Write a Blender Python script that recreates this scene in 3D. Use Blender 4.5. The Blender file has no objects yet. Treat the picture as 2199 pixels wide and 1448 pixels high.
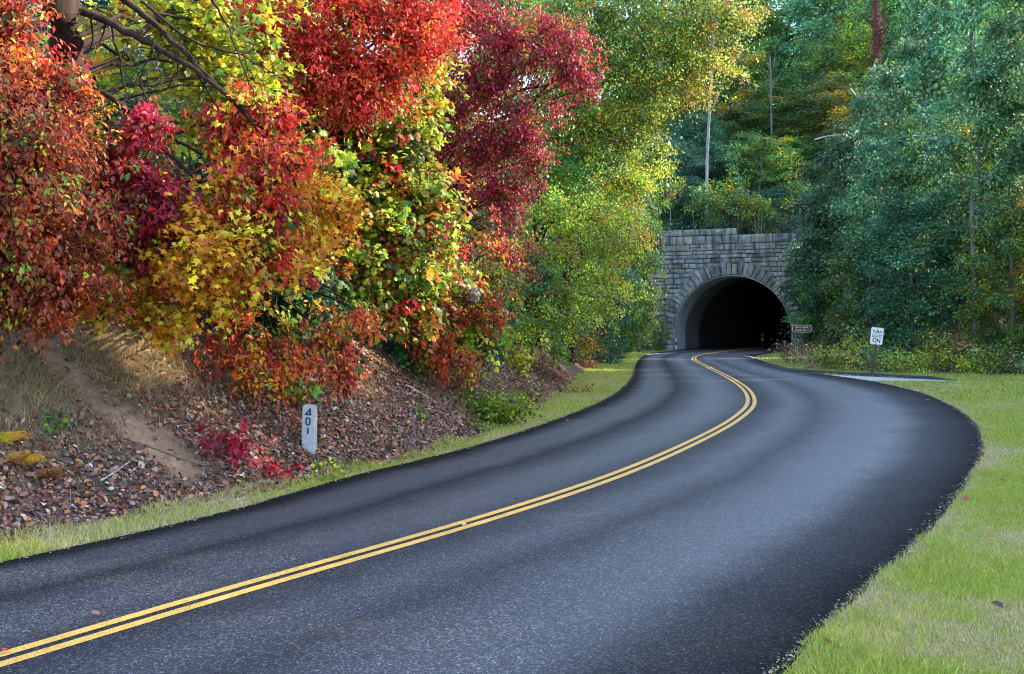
import bpy, math, random
import numpy as np
from mathutils import Vector, Matrix

random.seed(7)
RNG = np.random.default_rng(7)
SC = bpy.context.scene
COL = SC.collection
R = math.radians

# ------------------------------------------------------------------ camera
F, CXP, HOR, CH = 2300.0, 1099.5, 692.0, 2.2      # focal (photo px), centre column, horizon row, eye height
cam_d = bpy.data.cameras.new('camera'); cam = bpy.data.objects.new('camera', cam_d); COL.objects.link(cam)
cam.location = (0, 0, CH); cam.rotation_euler = (R(90), 0, 0)
cam_d.sensor_width = 36; cam_d.lens = 36 * F / 2199
cam_d.shift_y = -(724 - HOR) / 2199
cam_d.clip_start = 0.1; cam_d.clip_end = 2000
SC.camera = cam

# ------------------------------------------------------------------ light
SUN_AZ, SUN_EL = 72.0, 31.0
world = bpy.data.worlds.new('World'); SC.world = world; world.use_nodes = True
wn = world.node_tree.nodes; wl = world.node_tree.links
bg = wn['Background']; bg.inputs['Strength'].default_value = 0.15
sky = wn.new('ShaderNodeTexSky'); sky.sky_type = 'NISHITA'; sky.sun_disc = False
sky.sun_elevation = R(SUN_EL); sky.sun_rotation = R(SUN_AZ); sky.air_density = 1.0; sky.dust_density = 0.8; sky.ozone_density = 1.0
wl.new(sky.outputs[0], bg.inputs['Color'])
sun_d = bpy.data.lights.new('sun', 'SUN'); sun = bpy.data.objects.new('sun', sun_d); COL.objects.link(sun)
sun_d.energy = 2.5; sun_d.angle = R(0.6); sun_d.color = (1.0, 0.86, 0.66)
sdir = Vector((math.sin(R(SUN_AZ)) * math.cos(R(SUN_EL)), math.cos(R(SUN_AZ)) * math.cos(R(SUN_EL)), math.sin(R(SUN_EL))))
sun.rotation_euler = (-sdir).to_track_quat('-Z', 'Y').to_euler()
vs = SC.view_settings
vs.view_transform = 'Standard'; vs.look = 'None'; vs.gamma = 1.0; vs.use_curve_mapping = False
vs.exposure = 2.85
SC.cycles.max_bounces = 6; SC.cycles.diffuse_bounces = 3; SC.cycles.glossy_bounces = 2
SC.cycles.transmission_bounces = 4; SC.cycles.transparent_max_bounces = 4
SC.cycles.use_denoising = True; SC.cycles.denoising_prefilter = 'ACCURATE'
SC.cycles.sample_clamp_indirect = 3.0; SC.cycles.sample_clamp_direct = 8.0; SC.cycles.use_adaptive_sampling = False; SC.cycles.pixel_filter_type = 'BLACKMAN_HARRIS'; SC.cycles.filter_width = 1.1

# ------------------------------------------------------------------ helpers
def W(px, py):
    """photo pixel on level ground -> (x, y)"""
    Y = F * CH / (py - HOR)
    return ((px - CXP) * Y / F, Y)

def at(px, py, Y):
    return np.array([(px - CXP) * Y / F, Y, CH - (py - HOR) * Y / F])

def unit(a):
    return a / np.maximum(np.linalg.norm(a, axis=-1, keepdims=True), 1e-9)

def mesh_tris(name, V, T, col=None, smooth=False):
    """V (N,3), T (M,k) all faces with k corners; col (M,3) per face"""
    V = np.asarray(V, np.float32); T = np.asarray(T, np.int32)
    me = bpy.data.meshes.new(name)
    k = T.shape[1]
    me.vertices.add(len(V)); me.vertices.foreach_set('co', V.ravel())
    me.loops.add(T.size); me.loops.foreach_set('vertex_index', T.ravel())
    me.polygons.add(len(T)); me.polygons.foreach_set('loop_start', np.arange(0, T.size, k, dtype=np.int32))
    me.polygons.foreach_set('loop_total', np.full(len(T), k, np.int32))
    if smooth: me.polygons.foreach_set('use_smooth', np.ones(len(T), bool))
    me.update(calc_edges=True)
    if col is not None:
        a = me.attributes.new('Col', 'FLOAT_COLOR', 'FACE')
        c = np.ones((len(T), 4), np.float32); c[:, :3] = col
        a.data.foreach_set('color', c.ravel())
    return me

def mesh_py(name, V, Fc, smooth=False):
    me = bpy.data.meshes.new(name); me.from_pydata([tuple(map(float, v)) for v in V], [], [tuple(map(int, f)) for f in Fc]); me.update()
    if smooth: me.polygons.foreach_set('use_smooth', np.ones(len(me.polygons), bool))
    return me

def link(name, me, mat, parent=None, loc=None):
    o = bpy.data.objects.new(name, me); COL.objects.link(o)
    if mat is not None and me is not None and not me.materials: me.materials.append(mat)
    if parent is not None: o.parent = parent
    if loc is not None: o.location = loc
    return o

def empty(name, loc, rot=(0, 0, 0)):
    o = bpy.data.objects.new(name, None); COL.objects.link(o); o.location = loc; o.rotation_euler = rot
    o.empty_display_size = 0.3
    return o

def tag(o, label=None, cat=None, group=None, kind=None):
    if label: o['label'] = label
    if cat: o['category'] = cat
    if group: o['group'] = group
    if kind: o['kind'] = kind
    return o

def copy_tree(o, parent=None):
    c = o.copy(); COL.objects.link(c)
    if parent is not None: c.parent = parent
    for ch in list(o.children): copy_tree(ch, c)
    return c

def tube(pts, rad, n=7):
    pts = np.asarray(pts, float); rad = np.asarray(rad, float)
    m = len(pts)
    t = unit(np.gradient(pts, axis=0))
    ref = np.where(np.abs(t[:, 2:3]) < 0.9, np.array([[0, 0, 1.0]]), np.array([[1.0, 0, 0]]))
    a = unit(np.cross(t, ref)); b = np.cross(t, a)
    th = np.linspace(0, 2 * math.pi, n, endpoint=False)
    V = pts[:, None] + rad[:, None, None] * (np.cos(th)[None, :, None] * a[:, None] + np.sin(th)[None, :, None] * b[:, None])
    V = V.reshape(-1, 3)
    q = []
    for i in range(m - 1):
        for j in range(n):
            k = (j + 1) % n
            q.append((i * n + j, i * n + k, (i + 1) * n + k, (i + 1) * n + j))
    return V, np.array(q, np.int32)

class Tubes:
    def __init__(s): s.V = []; s.Q = []; s.n = 0
    def add(s, pts, rad, n=6):
        V, q = tube(pts, rad, n); s.V.append(V); s.Q.append(q + s.n); s.n += len(V)
    def mesh(s, name): return mesh_tris(name, np.concatenate(s.V), np.concatenate(s.Q), smooth=True)

def curvy(p0, p1, sag=0.0, k=6, wob=0.05, rng=RNG):
    p0 = np.asarray(p0, float); p1 = np.asarray(p1, float)
    t = np.linspace(0, 1, k)[:, None]
    L = np.linalg.norm(p1 - p0)
    p = p0 + (p1 - p0) * t
    p[:, 2] += sag * L * np.sin(t[:, 0] * math.pi)
    w = rng.normal(0, wob * L, (k, 3)); w[0] = 0; w[-1] = 0
    return p + w * 0.6

def box_verts(x0, x1, y0, y1, z0, z1):
    return [(x0, y0, z0), (x1, y0, z0), (x1, y1, z0), (x0, y1, z0), (x0, y0, z1), (x1, y0, z1), (x1, y1, z1), (x0, y1, z1)]
BOXF = [(0, 3, 2, 1), (4, 5, 6, 7), (0, 1, 5, 4), (1, 2, 6, 5), (2, 3, 7, 6), (3, 0, 4, 7)]

def bevel_box(name, x0, x1, y0, y1, z0, z1, b):
    import bmesh
    bm = bmesh.new()
    vs_ = [bm.verts.new(v) for v in box_verts(x0, x1, y0, y1, z0, z1)]
    for f in BOXF: bm.faces.new([vs_[i] for i in f])
    bmesh.ops.bevel(bm, geom=bm.edges[:], offset=b, segments=2, affect='EDGES', profile=0.6)
    me = bpy.data.meshes.new(name); bm.to_mesh(me); bm.free()
    return me

def vnoise(P, scale, seed=0):
    """smooth value noise, P (N,2) -> ~[-1,1]"""
    r = np.random.default_rng(seed); tab = r.uniform(-1, 1, (256, 256))
    q = P * scale + 1000.0
    i = np.floor(q).astype(int); f = q - i; f = f * f * (3 - 2 * f)
    i0, j0 = i[:, 0] % 256, i[:, 1] % 256; i1, j1 = (i0 + 1) % 256, (j0 + 1) % 256
    a = tab[i0, j0] * (1 - f[:, 0]) + tab[i1, j0] * f[:, 0]
    b = tab[i0, j1] * (1 - f[:, 0]) + tab[i1, j1] * f[:, 0]
    return a * (1 - f[:, 1]) + b * f[:, 1]

def fbm(P, scale, seed=0, o=4):
    s = np.zeros(len(P)); a = 1.0; t = 0
    for k in range(o):
        s += a * vnoise(P, scale * 2 ** k, seed + k); t += a; a *= 0.5
    return s / t

# ------------------------------------------------------------------ materials
def new_mat(name):
    m = bpy.data.materials.new(name); m.use_nodes = True
    nt = m.node_tree; b = nt.nodes['Principled BSDF']
    return m, nt, b

def N(nt, t, **kw):
    n = nt.nodes.new(t)
    for k, v in kw.items():
        if k in n.inputs: n.inputs[k].default_value = v
        else: setattr(n, k, v)
    return n

def ramp(nt, src, stops):
    r = nt.nodes.new('ShaderNodeValToRGB')
    e = r.color_ramp.elements
    while len(e) < len(stops): e.new(0.5)
    for i, (p, c) in enumerate(stops):
        e[i].position = p; e[i].color = (*c, 1) if len(c) == 3 else c
    nt.links.new(src, r.inputs[0]); return r

def leaf_material(name, trans=0.4, rough=0.42, spec=0.5, hue=0.02, val=0.25):
    m, nt, b = new_mat(name); L = nt.links.new
    a = N(nt, 'ShaderNodeAttribute', attribute_name='Col')
    oi = N(nt, 'ShaderNodeObjectInfo')
    hsv = N(nt, 'ShaderNodeHueSaturation')
    mr = N(nt, 'ShaderNodeMapRange'); mr.inputs[3].default_value = 1 - val; mr.inputs[4].default_value = 1 + val
    mh = N(nt, 'ShaderNodeMapRange'); mh.inputs[3].default_value = 0.5 - hue; mh.inputs[4].default_value = 0.5 + hue
    L(oi.outputs['Random'], mr.inputs[0]); L(oi.outputs['Random'], mh.inputs[0])
    L(mr.outputs[0], hsv.inputs['Value']); L(mh.outputs[0], hsv.inputs['Hue']); L(a.outputs['Color'], hsv.inputs['Color'])
    L(hsv.outputs[0], b.inputs['Base Color'])
    b.inputs['Roughness'].default_value = rough; b.inputs['Specular IOR Level'].default_value = spec
    tr = N(nt, 'ShaderNodeBsdfTranslucent')
    L(hsv.outputs[0], tr.inputs['Color'])
    mx = N(nt, 'ShaderNodeMixShader'); mx.inputs[0].default_value = trans
    L(b.outputs[0], mx.inputs[1]); L(tr.outputs[0], mx.inputs[2])
    L(mx.outputs[0], nt.nodes['Material Output'].inputs[0])
    return m

def bark_material(name, c0, c1, scale=8, rough=0.85):
    m, nt, b = new_mat(name); L = nt.links.new
    tc = N(nt, 'ShaderNodeTexCoord'); mp = N(nt, 'ShaderNodeMapping'); mp.inputs['Scale'].default_value = (1, 1, 0.22)
    L(tc.outputs['Object'], mp.inputs[0])
    n = N(nt, 'ShaderNodeTexNoise', Scale=scale, Detail=6.0, Roughness=0.65); L(mp.outputs[0], n.inputs[0])
    r = ramp(nt, n.outputs[0], [(0.3, c0), (0.7, c1)]); L(r.outputs[0], b.inputs['Base Color'])
    bp = N(nt, 'ShaderNodeBump', Strength=0.7, Distance=0.03); L(n.outputs[0], bp.inputs['Height']); L(bp.outputs[0], b.inputs['Normal'])
    b.inputs['Roughness'].default_value = rough; b.inputs['Specular IOR Level'].default_value = 0.15
    return m

def plain_material(name, c, rough=0.6, metal=0.0, var=0.12, scale=6.0, bump=0.0):
    m, nt, b = new_mat(name); L = nt.links.new
    tc = N(nt, 'ShaderNodeTexCoord'); n = N(nt, 'ShaderNodeTexNoise', Scale=scale, Detail=6.0, Roughness=0.7); L(tc.outputs['Object'], n.inputs[0])
    r = ramp(nt, n.outputs[0], [(0.25, tuple(x * (1 - var) for x in c)), (0.75, tuple(min(1, x * (1 + var)) for x in c))])
    L(r.outputs[0], b.inputs['Base Color']); b.inputs['Roughness'].default_value = rough; b.inputs['Metallic'].default_value = metal
    if bump:
        bp = N(nt, 'ShaderNodeBump', Strength=bump, Distance=0.02); L(n.outputs[0], bp.inputs['Height']); L(bp.outputs[0], b.inputs['Normal'])
    return m

M_LEAF = leaf_material('autumn_leaf', 0.42, 0.45, 0.28)
M_LEAF_G = leaf_material('forest_leaf', 0.30, 0.5, 0.3, hue=0.028, val=0.40)
M_LITTER = leaf_material('dead_leaf', 0.10, 0.6, 0.35, val=0.3)
M_GRASS = leaf_material('grass_blade', 0.35, 0.5, 0.35, hue=0, val=0)
M_BARK = bark_material('dark_bark', (0.010, 0.006, 0.004), (0.055, 0.035, 0.024))
M_BARK_G = bark_material('grey_bark', (0.06, 0.058, 0.052), (0.18, 0.175, 0.16), 5)
M_BARK_W = bark_material('pale_bark', (0.13, 0.13, 0.12), (0.38, 0.37, 0.35), 5)
M_BARK_R = bark_material('red_brown_vine', (0.06, 0.022, 0.014), (0.16, 0.07, 0.045), 10)
M_TWIG = bark_material('twig', (0.05, 0.04, 0.032), (0.16, 0.13, 0.11), 12)
M_STICK = bark_material('bleached_stick', (0.3, 0.28, 0.26), (0.6, 0.58, 0.55), 20)

# asphalt ---------------------------------------------------------------
def asphalt():
    m, nt, b = new_mat('asphalt'); L = nt.links.new
    tc = N(nt, 'ShaderNodeTexCoord')
    uv = N(nt, 'ShaderNodeAttribute', attribute_name='lane')      # R: lateral -1..1
    sx = N(nt, 'ShaderNodeSeparateColor'); L(uv.outputs['Color'], sx.inputs[0])
    # stones in the mix
    v = N(nt, 'ShaderNodeTexVoronoi', Scale=115.0); L(tc.outputs['Object'], v.inputs['Vector'])
    v2 = N(nt, 'ShaderNodeTexVoronoi', Scale=60.0); L(tc.outputs['Object'], v2.inputs['Vector'])
    sv = N(nt, 'ShaderNodeSeparateColor'); L(v.outputs['Color'], sv.inputs[0])
    sv2 = N(nt, 'ShaderNodeSeparateColor'); L(v2.outputs['Color'], sv2.inputs[0])
    mxv = N(nt, 'ShaderNodeMath', operation='MULTIPLY_ADD'); L(sv2.outputs[1], mxv.inputs[0]); mxv.inputs[1].default_value = 0.45; 
    mh = N(nt, 'ShaderNodeMath', operation='MULTIPLY'); L(sv.outputs[0], mh.inputs[0]); mh.inputs[1].default_value = 0.55; L(mh.outputs[0], mxv.inputs[2])
    n1 = N(nt, 'ShaderNodeTexNoise', Scale=30.0, Detail=7.0, Roughness=0.88); L(tc.outputs['Object'], n1.inputs[0])
    n2 = N(nt, 'ShaderNodeTexNoise', Scale=0.5, Detail=5.0, Roughness=0.6); L(tc.outputs['Object'], n2.inputs[0])
    r1 = ramp(nt, mxv.outputs[0], [(0.12, (0.002, 0.002, 0.003)), (0.45, (0.008, 0.008, 0.010)), (0.63, (0.027, 0.0245, 0.027)), (0.78, (0.09, 0.084, 0.092)), (0.95, (0.26, 0.245, 0.26))])
    # worn wheel paths: polished, a little paler
    wear = nt.nodes.new('ShaderNodeValToRGB'); e = wear.color_ramp.elements
    stops = [(0.0, 0.0), (0.04, 0.08), (0.10, 0.7), (0.16, 0.75), (0.225, 0.2), (0.29, 0.5), (0.37, 0.95), (0.46, 0.5), (0.5, 0.25), (0.54, 0.4), (0.60, 0.75), (0.665, 0.42), (0.74, 0.8), (0.81, 1.0), (0.89, 0.3), (1.0, 0.0)]
    while len(e) < len(stops): e.new(0.5)
    for i, (p, c) in enumerate(stops): e[i].position = p; e[i].color = (c, c, c, 1)
    ad = N(nt, 'ShaderNodeMath', operation='MULTIPLY_ADD'); L(n2.outputs[0], ad.inputs[0]); ad.inputs[1].default_value = 0.06; ad.inputs[2].default_value = -0.03
    ad2 = N(nt, 'ShaderNodeMath', operation='ADD'); L(sx.outputs[0], ad2.inputs[0]); L(ad.outputs[0], ad2.inputs[1])
    L(ad2.outputs[0], wear.inputs[0])
    mx = N(nt, 'ShaderNodeMix', data_type='RGBA', blend_type='MULTIPLY'); mx.inputs[0].default_value = 1.0
    wc = N(nt, 'ShaderNodeMapRange'); L(wear.outputs[0], wc.inputs[0]); wc.inputs[3].default_value = 0.16; wc.inputs[4].default_value = 1.3
    L(r1.outputs[0], mx.inputs[6]); L(wc.outputs[0], mx.inputs[7])
    L(mx.outputs[2], b.inputs['Base Color'])
    rr = N(nt, 'ShaderNodeMapRange'); L(wear.outputs[0], rr.inputs[0]); rr.inputs[3].default_value = 0.9; rr.inputs[4].default_value = 0.40
    L(rr.outputs[0], b.inputs['Roughness'])
    sr = N(nt, 'ShaderNodeMapRange'); L(wear.outputs[0], sr.inputs[0]); sr.inputs[3].default_value = 0.08; sr.inputs[4].default_value = 1.0; L(sr.outputs[0], b.inputs['Specular IOR Level'])
    ma = N(nt, 'ShaderNodeMath', operation='MULTIPLY_ADD'); L(v.outputs['Distance'], ma.inputs[0]); ma.inputs[1].default_value = -0.9; L(n1.outputs[0], ma.inputs[2])
    bp = N(nt, 'ShaderNodeBump', Strength=0.45, Distance=0.012); L(ma.outputs[0], bp.inputs['Height']); L(bp.outputs[0], b.inputs['Normal'])
    return m
M_ASPHALT = asphalt()

def paint():
    m, nt, b = new_mat('yellow_paint'); L = nt.links.new
    tc = N(nt, 'ShaderNodeTexCoord')
    n = N(nt, 'ShaderNodeTexNoise', Scale=45.0, Detail=5.0, Roughness=0.75); L(tc.outputs['Object'], n.inputs[0])
    nb = N(nt, 'ShaderNodeTexNoise', Scale=3.0, Detail=6.0, Roughness=0.7); L(tc.outputs['Object'], nb.inputs[0])
    mw = N(nt, 'ShaderNodeMath', operation='MULTIPLY_ADD'); L(nb.outputs[0], mw.inputs[0]); mw.inputs[1].default_value = 0.35; mw.inputs[2].default_value = -0.17
    mw2 = N(nt, 'ShaderNodeMath', operation='ADD'); L(mw.outputs[0], mw2.inputs[0]); L(n.outputs[0], mw2.inputs[1])
    r = ramp(nt, mw2.outputs[0], [(0.34, (0.10, 0.07, 0.02)), (0.43, (0.68, 0.35, 0.05)), (0.7, (0.84, 0.49, 0.11))])
    L(r.outputs[0], b.inputs['Base Color']); b.inputs['Roughness'].default_value = 0.6
    bp = N(nt, 'ShaderNodeBump', Strength=0.4, Distance=0.01); L(n.outputs[0], bp.inputs['Height']); L(bp.outputs[0], b.inputs['Normal'])
    return m
M_YELLOW = paint()
M_WHITE_PAINT = plain_material('white_road_paint', (0.72, 0.72, 0.70), 0.6, var=0.2, scale=30)

def soil_like(name, attr=False):
    m, nt, b = new_mat(name); L = nt.links.new
    tc = N(nt, 'ShaderNodeTexCoord')
    n = N(nt, 'ShaderNodeTexNoise', Scale=9.0, Detail=8.0, Roughness=0.72); L(tc.outputs['Object'], n.inputs[0])
    n2 = N(nt, 'ShaderNodeTexNoise', Scale=1.3, Detail=5.0, Roughness=0.6); L(tc.outputs['Object'], n2.inputs[0])
    r = ramp(nt, n.outputs[0], [(0.3, (0.038, 0.026, 0.019)), (0.55, (0.115, 0.078, 0.056)), (0.75, (0.24, 0.17, 0.125))])
    a = N(nt, 'ShaderNodeAttribute', attribute_name='soil')
    sp = N(nt, 'ShaderNodeSeparateColor'); L(a.outputs['Color'], sp.inputs[0])
    bare = ramp(nt, n.outputs[0], [(0.28, (0.22, 0.125, 0.075)), (0.5, (0.40, 0.25, 0.155)), (0.75, (0.56, 0.38, 0.25))])
    moss = ramp(nt, n.outputs[0], [(0.3, (0.12, 0.085, 0.045)), (0.5, (0.26, 0.19, 0.105)), (0.75, (0.40, 0.32, 0.19))])
    m1 = N(nt, 'ShaderNodeMix', data_type='RGBA'); L(sp.outputs[0], m1.inputs[0]); L(r.outputs[0], m1.inputs[6]); L(bare.outputs[0], m1.inputs[7])
    m2 = N(nt, 'ShaderNodeMix', data_type='RGBA'); L(sp.outputs[1], m2.inputs[0]); L(m1.outputs[2], m2.inputs[6]); L(moss.outputs[0], m2.inputs[7])
    L(m2.outputs[2], b.inputs['Base Color']); b.inputs['Roughness'].default_value = 0.95; b.inputs['Specular IOR Level'].default_value = 0.15
    bp = N(nt, 'ShaderNodeBump', Strength=0.9, Distance=0.06); L(n.outputs[0], bp.inputs['Height']); L(bp.outputs[0], b.inputs['Normal'])
    return m
M_SOIL = soil_like('bank_soil')

def lawn_ground():
    m, nt, b = new_mat('lawn_soil'); L = nt.links.new
    tc = N(nt, 'ShaderNodeTexCoord')
    n = N(nt, 'ShaderNodeTexNoise', Scale=0.9, Detail=7.0, Roughness=0.65); L(tc.outputs['Object'], n.inputs[0])
    n2 = N(nt, 'ShaderNodeTexNoise', Scale=30.0, Detail=6.0, Roughness=0.75); L(tc.outputs['Object'], n2.inputs[0])
    r = ramp(nt, n.outputs[0], [(0.35, (0.15, 0.21, 0.04)), (0.5, (0.23, 0.26, 0.07)), (0.65, (0.34, 0.29, 0.14))])
    r2 = ramp(nt, n2.outputs[0], [(0.3, (0.45, 0.45, 0.45)), (0.7, (1.1, 1.1, 1.1))])
    mx = N(nt, 'ShaderNodeMix', data_type='RGBA', blend_type='MULTIPLY'); mx.inputs[0].default_value = 1.0
    L(r.outputs[0], mx.inputs[6]); L(r2.outputs[0], mx.inputs[7]); L(mx.outputs[2], b.inputs['Base Color'])
    b.inputs['Roughness'].default_value = 0.95; b.inputs['Specular IOR Level'].default_value = 0.1
    bp = N(nt, 'ShaderNodeBump', Strength=0.8, Distance=0.04); L(n2.outputs[0], bp.inputs['Height']); L(bp.outputs[0], b.inputs['Normal'])
    return m
M_LAWN = lawn_ground()

def stone_material():
    m, nt, b = new_mat('granite_block'); L = nt.links.new
    tc = N(nt, 'ShaderNodeTexCoord'); oi = N(nt, 'ShaderNodeObjectInfo'); geo = N(nt, 'ShaderNodeNewGeometry')
    n = N(nt, 'ShaderNodeTexNoise', Scale=2.2, Detail=8.0, Roughness=0.68); L(geo.outputs['Position'], n.inputs[0])
    st = N(nt, 'ShaderNodeMapping'); st.inputs['Scale'].default_value = (2.2, 2.2, 0.25); L(geo.outputs['Position'], st.inputs[0])
    n3 = N(nt, 'ShaderNodeTexNoise', Scale=1.0, Detail=5.0, Roughness=0.6); L(st.outputs[0], n3.inputs[0])
    r = ramp(nt, n.outputs[0], [(0.3, (0.12, 0.122, 0.11)), (0.5, (0.27, 0.27, 0.25)), (0.72, (0.44, 0.435, 0.40))])
    ro = ramp(nt, oi.outputs['Random'], [(0.0, (0.62, 0.66, 0.68)), (0.35, (0.9, 0.95, 1.0)), (0.6, (1.15, 1.12, 1.05)), (0.8, (1.0, 0.9, 0.75)), (1.0, (0.72, 0.78, 0.72))])
    mx = N(nt, 'ShaderNodeMix', data_type='RGBA', blend_type='MULTIPLY'); mx.inputs[0].default_value = 1.0
    L(r.outputs[0], mx.inputs[6]); L(ro.outputs[0], mx.inputs[7])
    sr = ramp(nt, n3.outputs[0], [(0.36, (0.22, 0.24, 0.20)), (0.50, (0.72, 0.74, 0.68)), (0.60, (1.05, 1.05, 1.05))])
    m2 = N(nt, 'ShaderNodeMix', data_type='RGBA', blend_type='MULTIPLY'); m2.inputs[0].default_value = 0.8
    L(mx.outputs[2], m2.inputs[6]); L(sr.outputs[0], m2.inputs[7])
    L(m2.outputs[2], b.inputs['Base Color']); b.inputs['Roughness'].default_value = 0.8
    bp = N(nt, 'ShaderNodeBump', Strength=0.8, Distance=0.08); L(n.outputs[0], bp.inputs['Height']); L(bp.outputs[0], b.inputs['Normal'])
    return m
M_STONE = stone_material()
M_MORTAR = plain_material('dark_mortar', (0.06, 0.06, 0.06), 0.95, var=0.4, scale=5, bump=0.4)

def lining_material():
    m, nt, b = new_mat('tunnel_concrete'); L = nt.links.new
    tc = N(nt, 'ShaderNodeTexCoord'); mp = N(nt, 'ShaderNodeMapping'); mp.inputs['Scale'].default_value = (0.35, 1.8, 0.35); L(tc.outputs['Object'], mp.inputs[0])
    n = N(nt, 'ShaderNodeTexNoise', Scale=1.4, Detail=7.0, Roughness=0.65); L(mp.outputs[0], n.inputs[0])
    r = ramp(nt, n.outputs[0], [(0.3, (0.26, 0.265, 0.265)), (0.5, (0.52, 0.525, 0.52)), (0.7, (0.70, 0.70, 0.69))])
    L(r.outputs[0], b.inputs['Base Color']); b.inputs['Roughness'].default_value = 0.85
    bp = N(nt, 'ShaderNodeBump', Strength=0.5, Distance=0.04); L(n.outputs[0], bp.inputs['Height']); L(bp.outputs[0], b.inputs['Normal'])
    return m
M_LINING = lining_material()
M_HALF_SHADE = plain_material('half_shade_concrete', (0.17, 0.175, 0.18), 0.9, var=0.5, scale=1.5)  # lining tint darkened where daylight fades past the mouth
M_DEEP_SHADE = plain_material('deep_shade_concrete', (0.035, 0.036, 0.04), 0.9, var=0.4, scale=2)  # near black tint painting the unlit depth of the bore, floor included
M_CONCRETE = plain_material('pale_concrete', (0.43, 0.44, 0.43), 0.85, var=0.22, scale=14, bump=0.3)
M_BLUE = plain_material('blue_numeral_paint', (0.005, 0.035, 0.10), 0.6, var=0.2, scale=40)
M_SIGNWHITE = plain_material('white_sign_sheet', (0.78, 0.78, 0.76), 0.45, var=0.05, scale=5)
M_SIGNBLACK = plain_material('black_lettering', (0.015, 0.015, 0.016), 0.5)
M_SIGNBROWN = plain_material('brown_sign_sheet', (0.11, 0.032, 0.024), 0.5, var=0.1)
M_WOODPOST = bark_material('weathered_post_wood', (0.06, 0.038, 0.026), (0.17, 0.11, 0.08), 14)
M_DARKMETAL = plain_material('dark_steel', (0.018, 0.018, 0.020), 0.6, 0.3)
M_GRAVEL = plain_material('pale_gravel', (0.45, 0.445, 0.43), 0.9, var=0.3, scale=40, bump=0.5)
M_KERB = plain_material('dark_asphalt_kerb', (0.03, 0.031, 0.033), 0.8, var=0.4, scale=20, bump=0.5)
M_NEST = plain_material('grey_paper_nest', (0.22, 0.21, 0.215), 0.95, var=0.6, scale=16, bump=1.0)
M_RED_REFL = plain_material('red_reflector', (0.6, 0.03, 0.02), 0.3)

# ------------------------------------------------------------------ road geometry in plan
def pchip(xs, ys, q):
    xs = np.asarray(xs, float); ys = np.asarray(ys, float)
    h = np.diff(xs); d = np.diff(ys) / h; m = np.zeros_like(ys)
    m[0], m[-1] = d[0], d[-1]
    for i in range(1, len(xs) - 1):
        if d[i - 1] * d[i] > 0:
            w1, w2 = 2 * h[i] + h[i - 1], h[i] + 2 * h[i - 1]
            m[i] = (w1 + w2) / (w1 / d[i - 1] + w2 / d[i])
    q = np.asarray(q, float); i = np.clip(np.searchsorted(xs, q) - 1, 0, len(h) - 1)
    t = np.clip((q - xs[i]) / h[i], 0, 1)
    r = ys[i] * (2 * t**3 - 3 * t**2 + 1) + m[i] * h[i] * (t**3 - 2 * t**2 + t) + ys[i + 1] * (-2 * t**3 + 3 * t**2) + m[i + 1] * h[i] * (t**3 - t**2)
    lo = q < xs[0]; hi = q > xs[-1]
    r[lo] = ys[0] + m[0] * (q[lo] - xs[0]); r[hi] = ys[-1] + m[-1] * (q[hi] - xs[-1])
    return r

PORT = np.array([16.8, 82.0]); PA = R(25)
AX = np.array([math.sin(PA), math.cos(PA)]); EX = np.array([math.cos(PA), -math.sin(PA)])
def curve(pxs, extra):
    p = [W(*q) for q in pxs] + [tuple(e) for e in extra]
    ys = [a[1] for a in p]; xs = [a[0] for a in p]
    q = np.arange(-14, 125, 0.5)
    r = pchip(ys, xs, q)
    k = np.array([1, 2, 3, 2, 1.]); k /= k.sum()
    rp = np.pad(r, 2, mode='edge'); rs = np.convolve(rp, k, 'valid'); rs[:3] = r[:3]; rs[-3:] = r[-3:]
    return lambda y: np.interp(y, q, rs)
def along(u, v): return tuple(PORT + EX * u + AX * v)
LX = curve([(0, 1212), (460, 1110), (700, 1040), (1000, 965), (1200, 900), (1300, 858), (1345, 825), (1360, 795), (1372, 772), (1395, 760)],
           [along(-4.0, 0), along(-4.0, 20), along(-4.0, 50)])
CX = curve([(0, 1425), (500, 1275), (1000, 1131), (1300, 1033), (1500, 947), (1580, 902), (1613, 868), (1600, 836), (1570, 815), (1520, 789), (1490, 772), (1500, 764)],
           [along(0, 0), along(0, 20), along(0, 50)])
RX = curve([(1680, 1448), (1820, 1300), (1940, 1200), (2060, 1060), (2113, 970), (2105, 925), (2060, 882), (1960, 840), (1860, 818), (1740, 801), (1660, 783), (1622, 768)],
           [along(4.0, 0), along(4.0, 20), along(4.0, 50)])
FOOT = np.array([(-19.0, -12.0)] + [W(*q) for q in [(0, 1170), (230, 1126), (460, 1081), (700, 1024), (860, 991), (1000, 950), (1130, 893), (1200, 850), (1250, 815), (1275, 788), (1300, 770), (1350, 758)]]
                + [along(-6.4, 0.5), along(-6.6, 20), along(-7, 60)])
FEDGE = np.array([along(7.0, 60), along(6.8, 0.0), (19.0, 72), (16.3, 62), (15.6, 54), (15.8, 48.5), (19.5, 45.0), (22.5, 42), (24, 34), (24.5, 20), (25, 5), (26, -20), (28, -60)])

def sdist(P, poly):
    """signed distance to polyline, left of travel positive"""
    P = np.asarray(P, float); best = np.full(len(P), 1e9); sg = np.ones(len(P))
    for a, b in zip(poly[:-1], poly[1:]):
        d = b - a; L2 = d @ d
        t = np.clip(((P - a) @ d) / L2, 0, 1)
        q = a + t[:, None] * d; v = P - q
        dd = np.hypot(v[:, 0], v[:, 1])
        cr = d[0] * v[:, 1] - d[1] * v[:, 0]
        m = dd < best - 1e-9
        best = np.where(m, dd, best); sg = np.where(m, np.where(cr >= 0, 1, -1), sg)
    return best * sg

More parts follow.
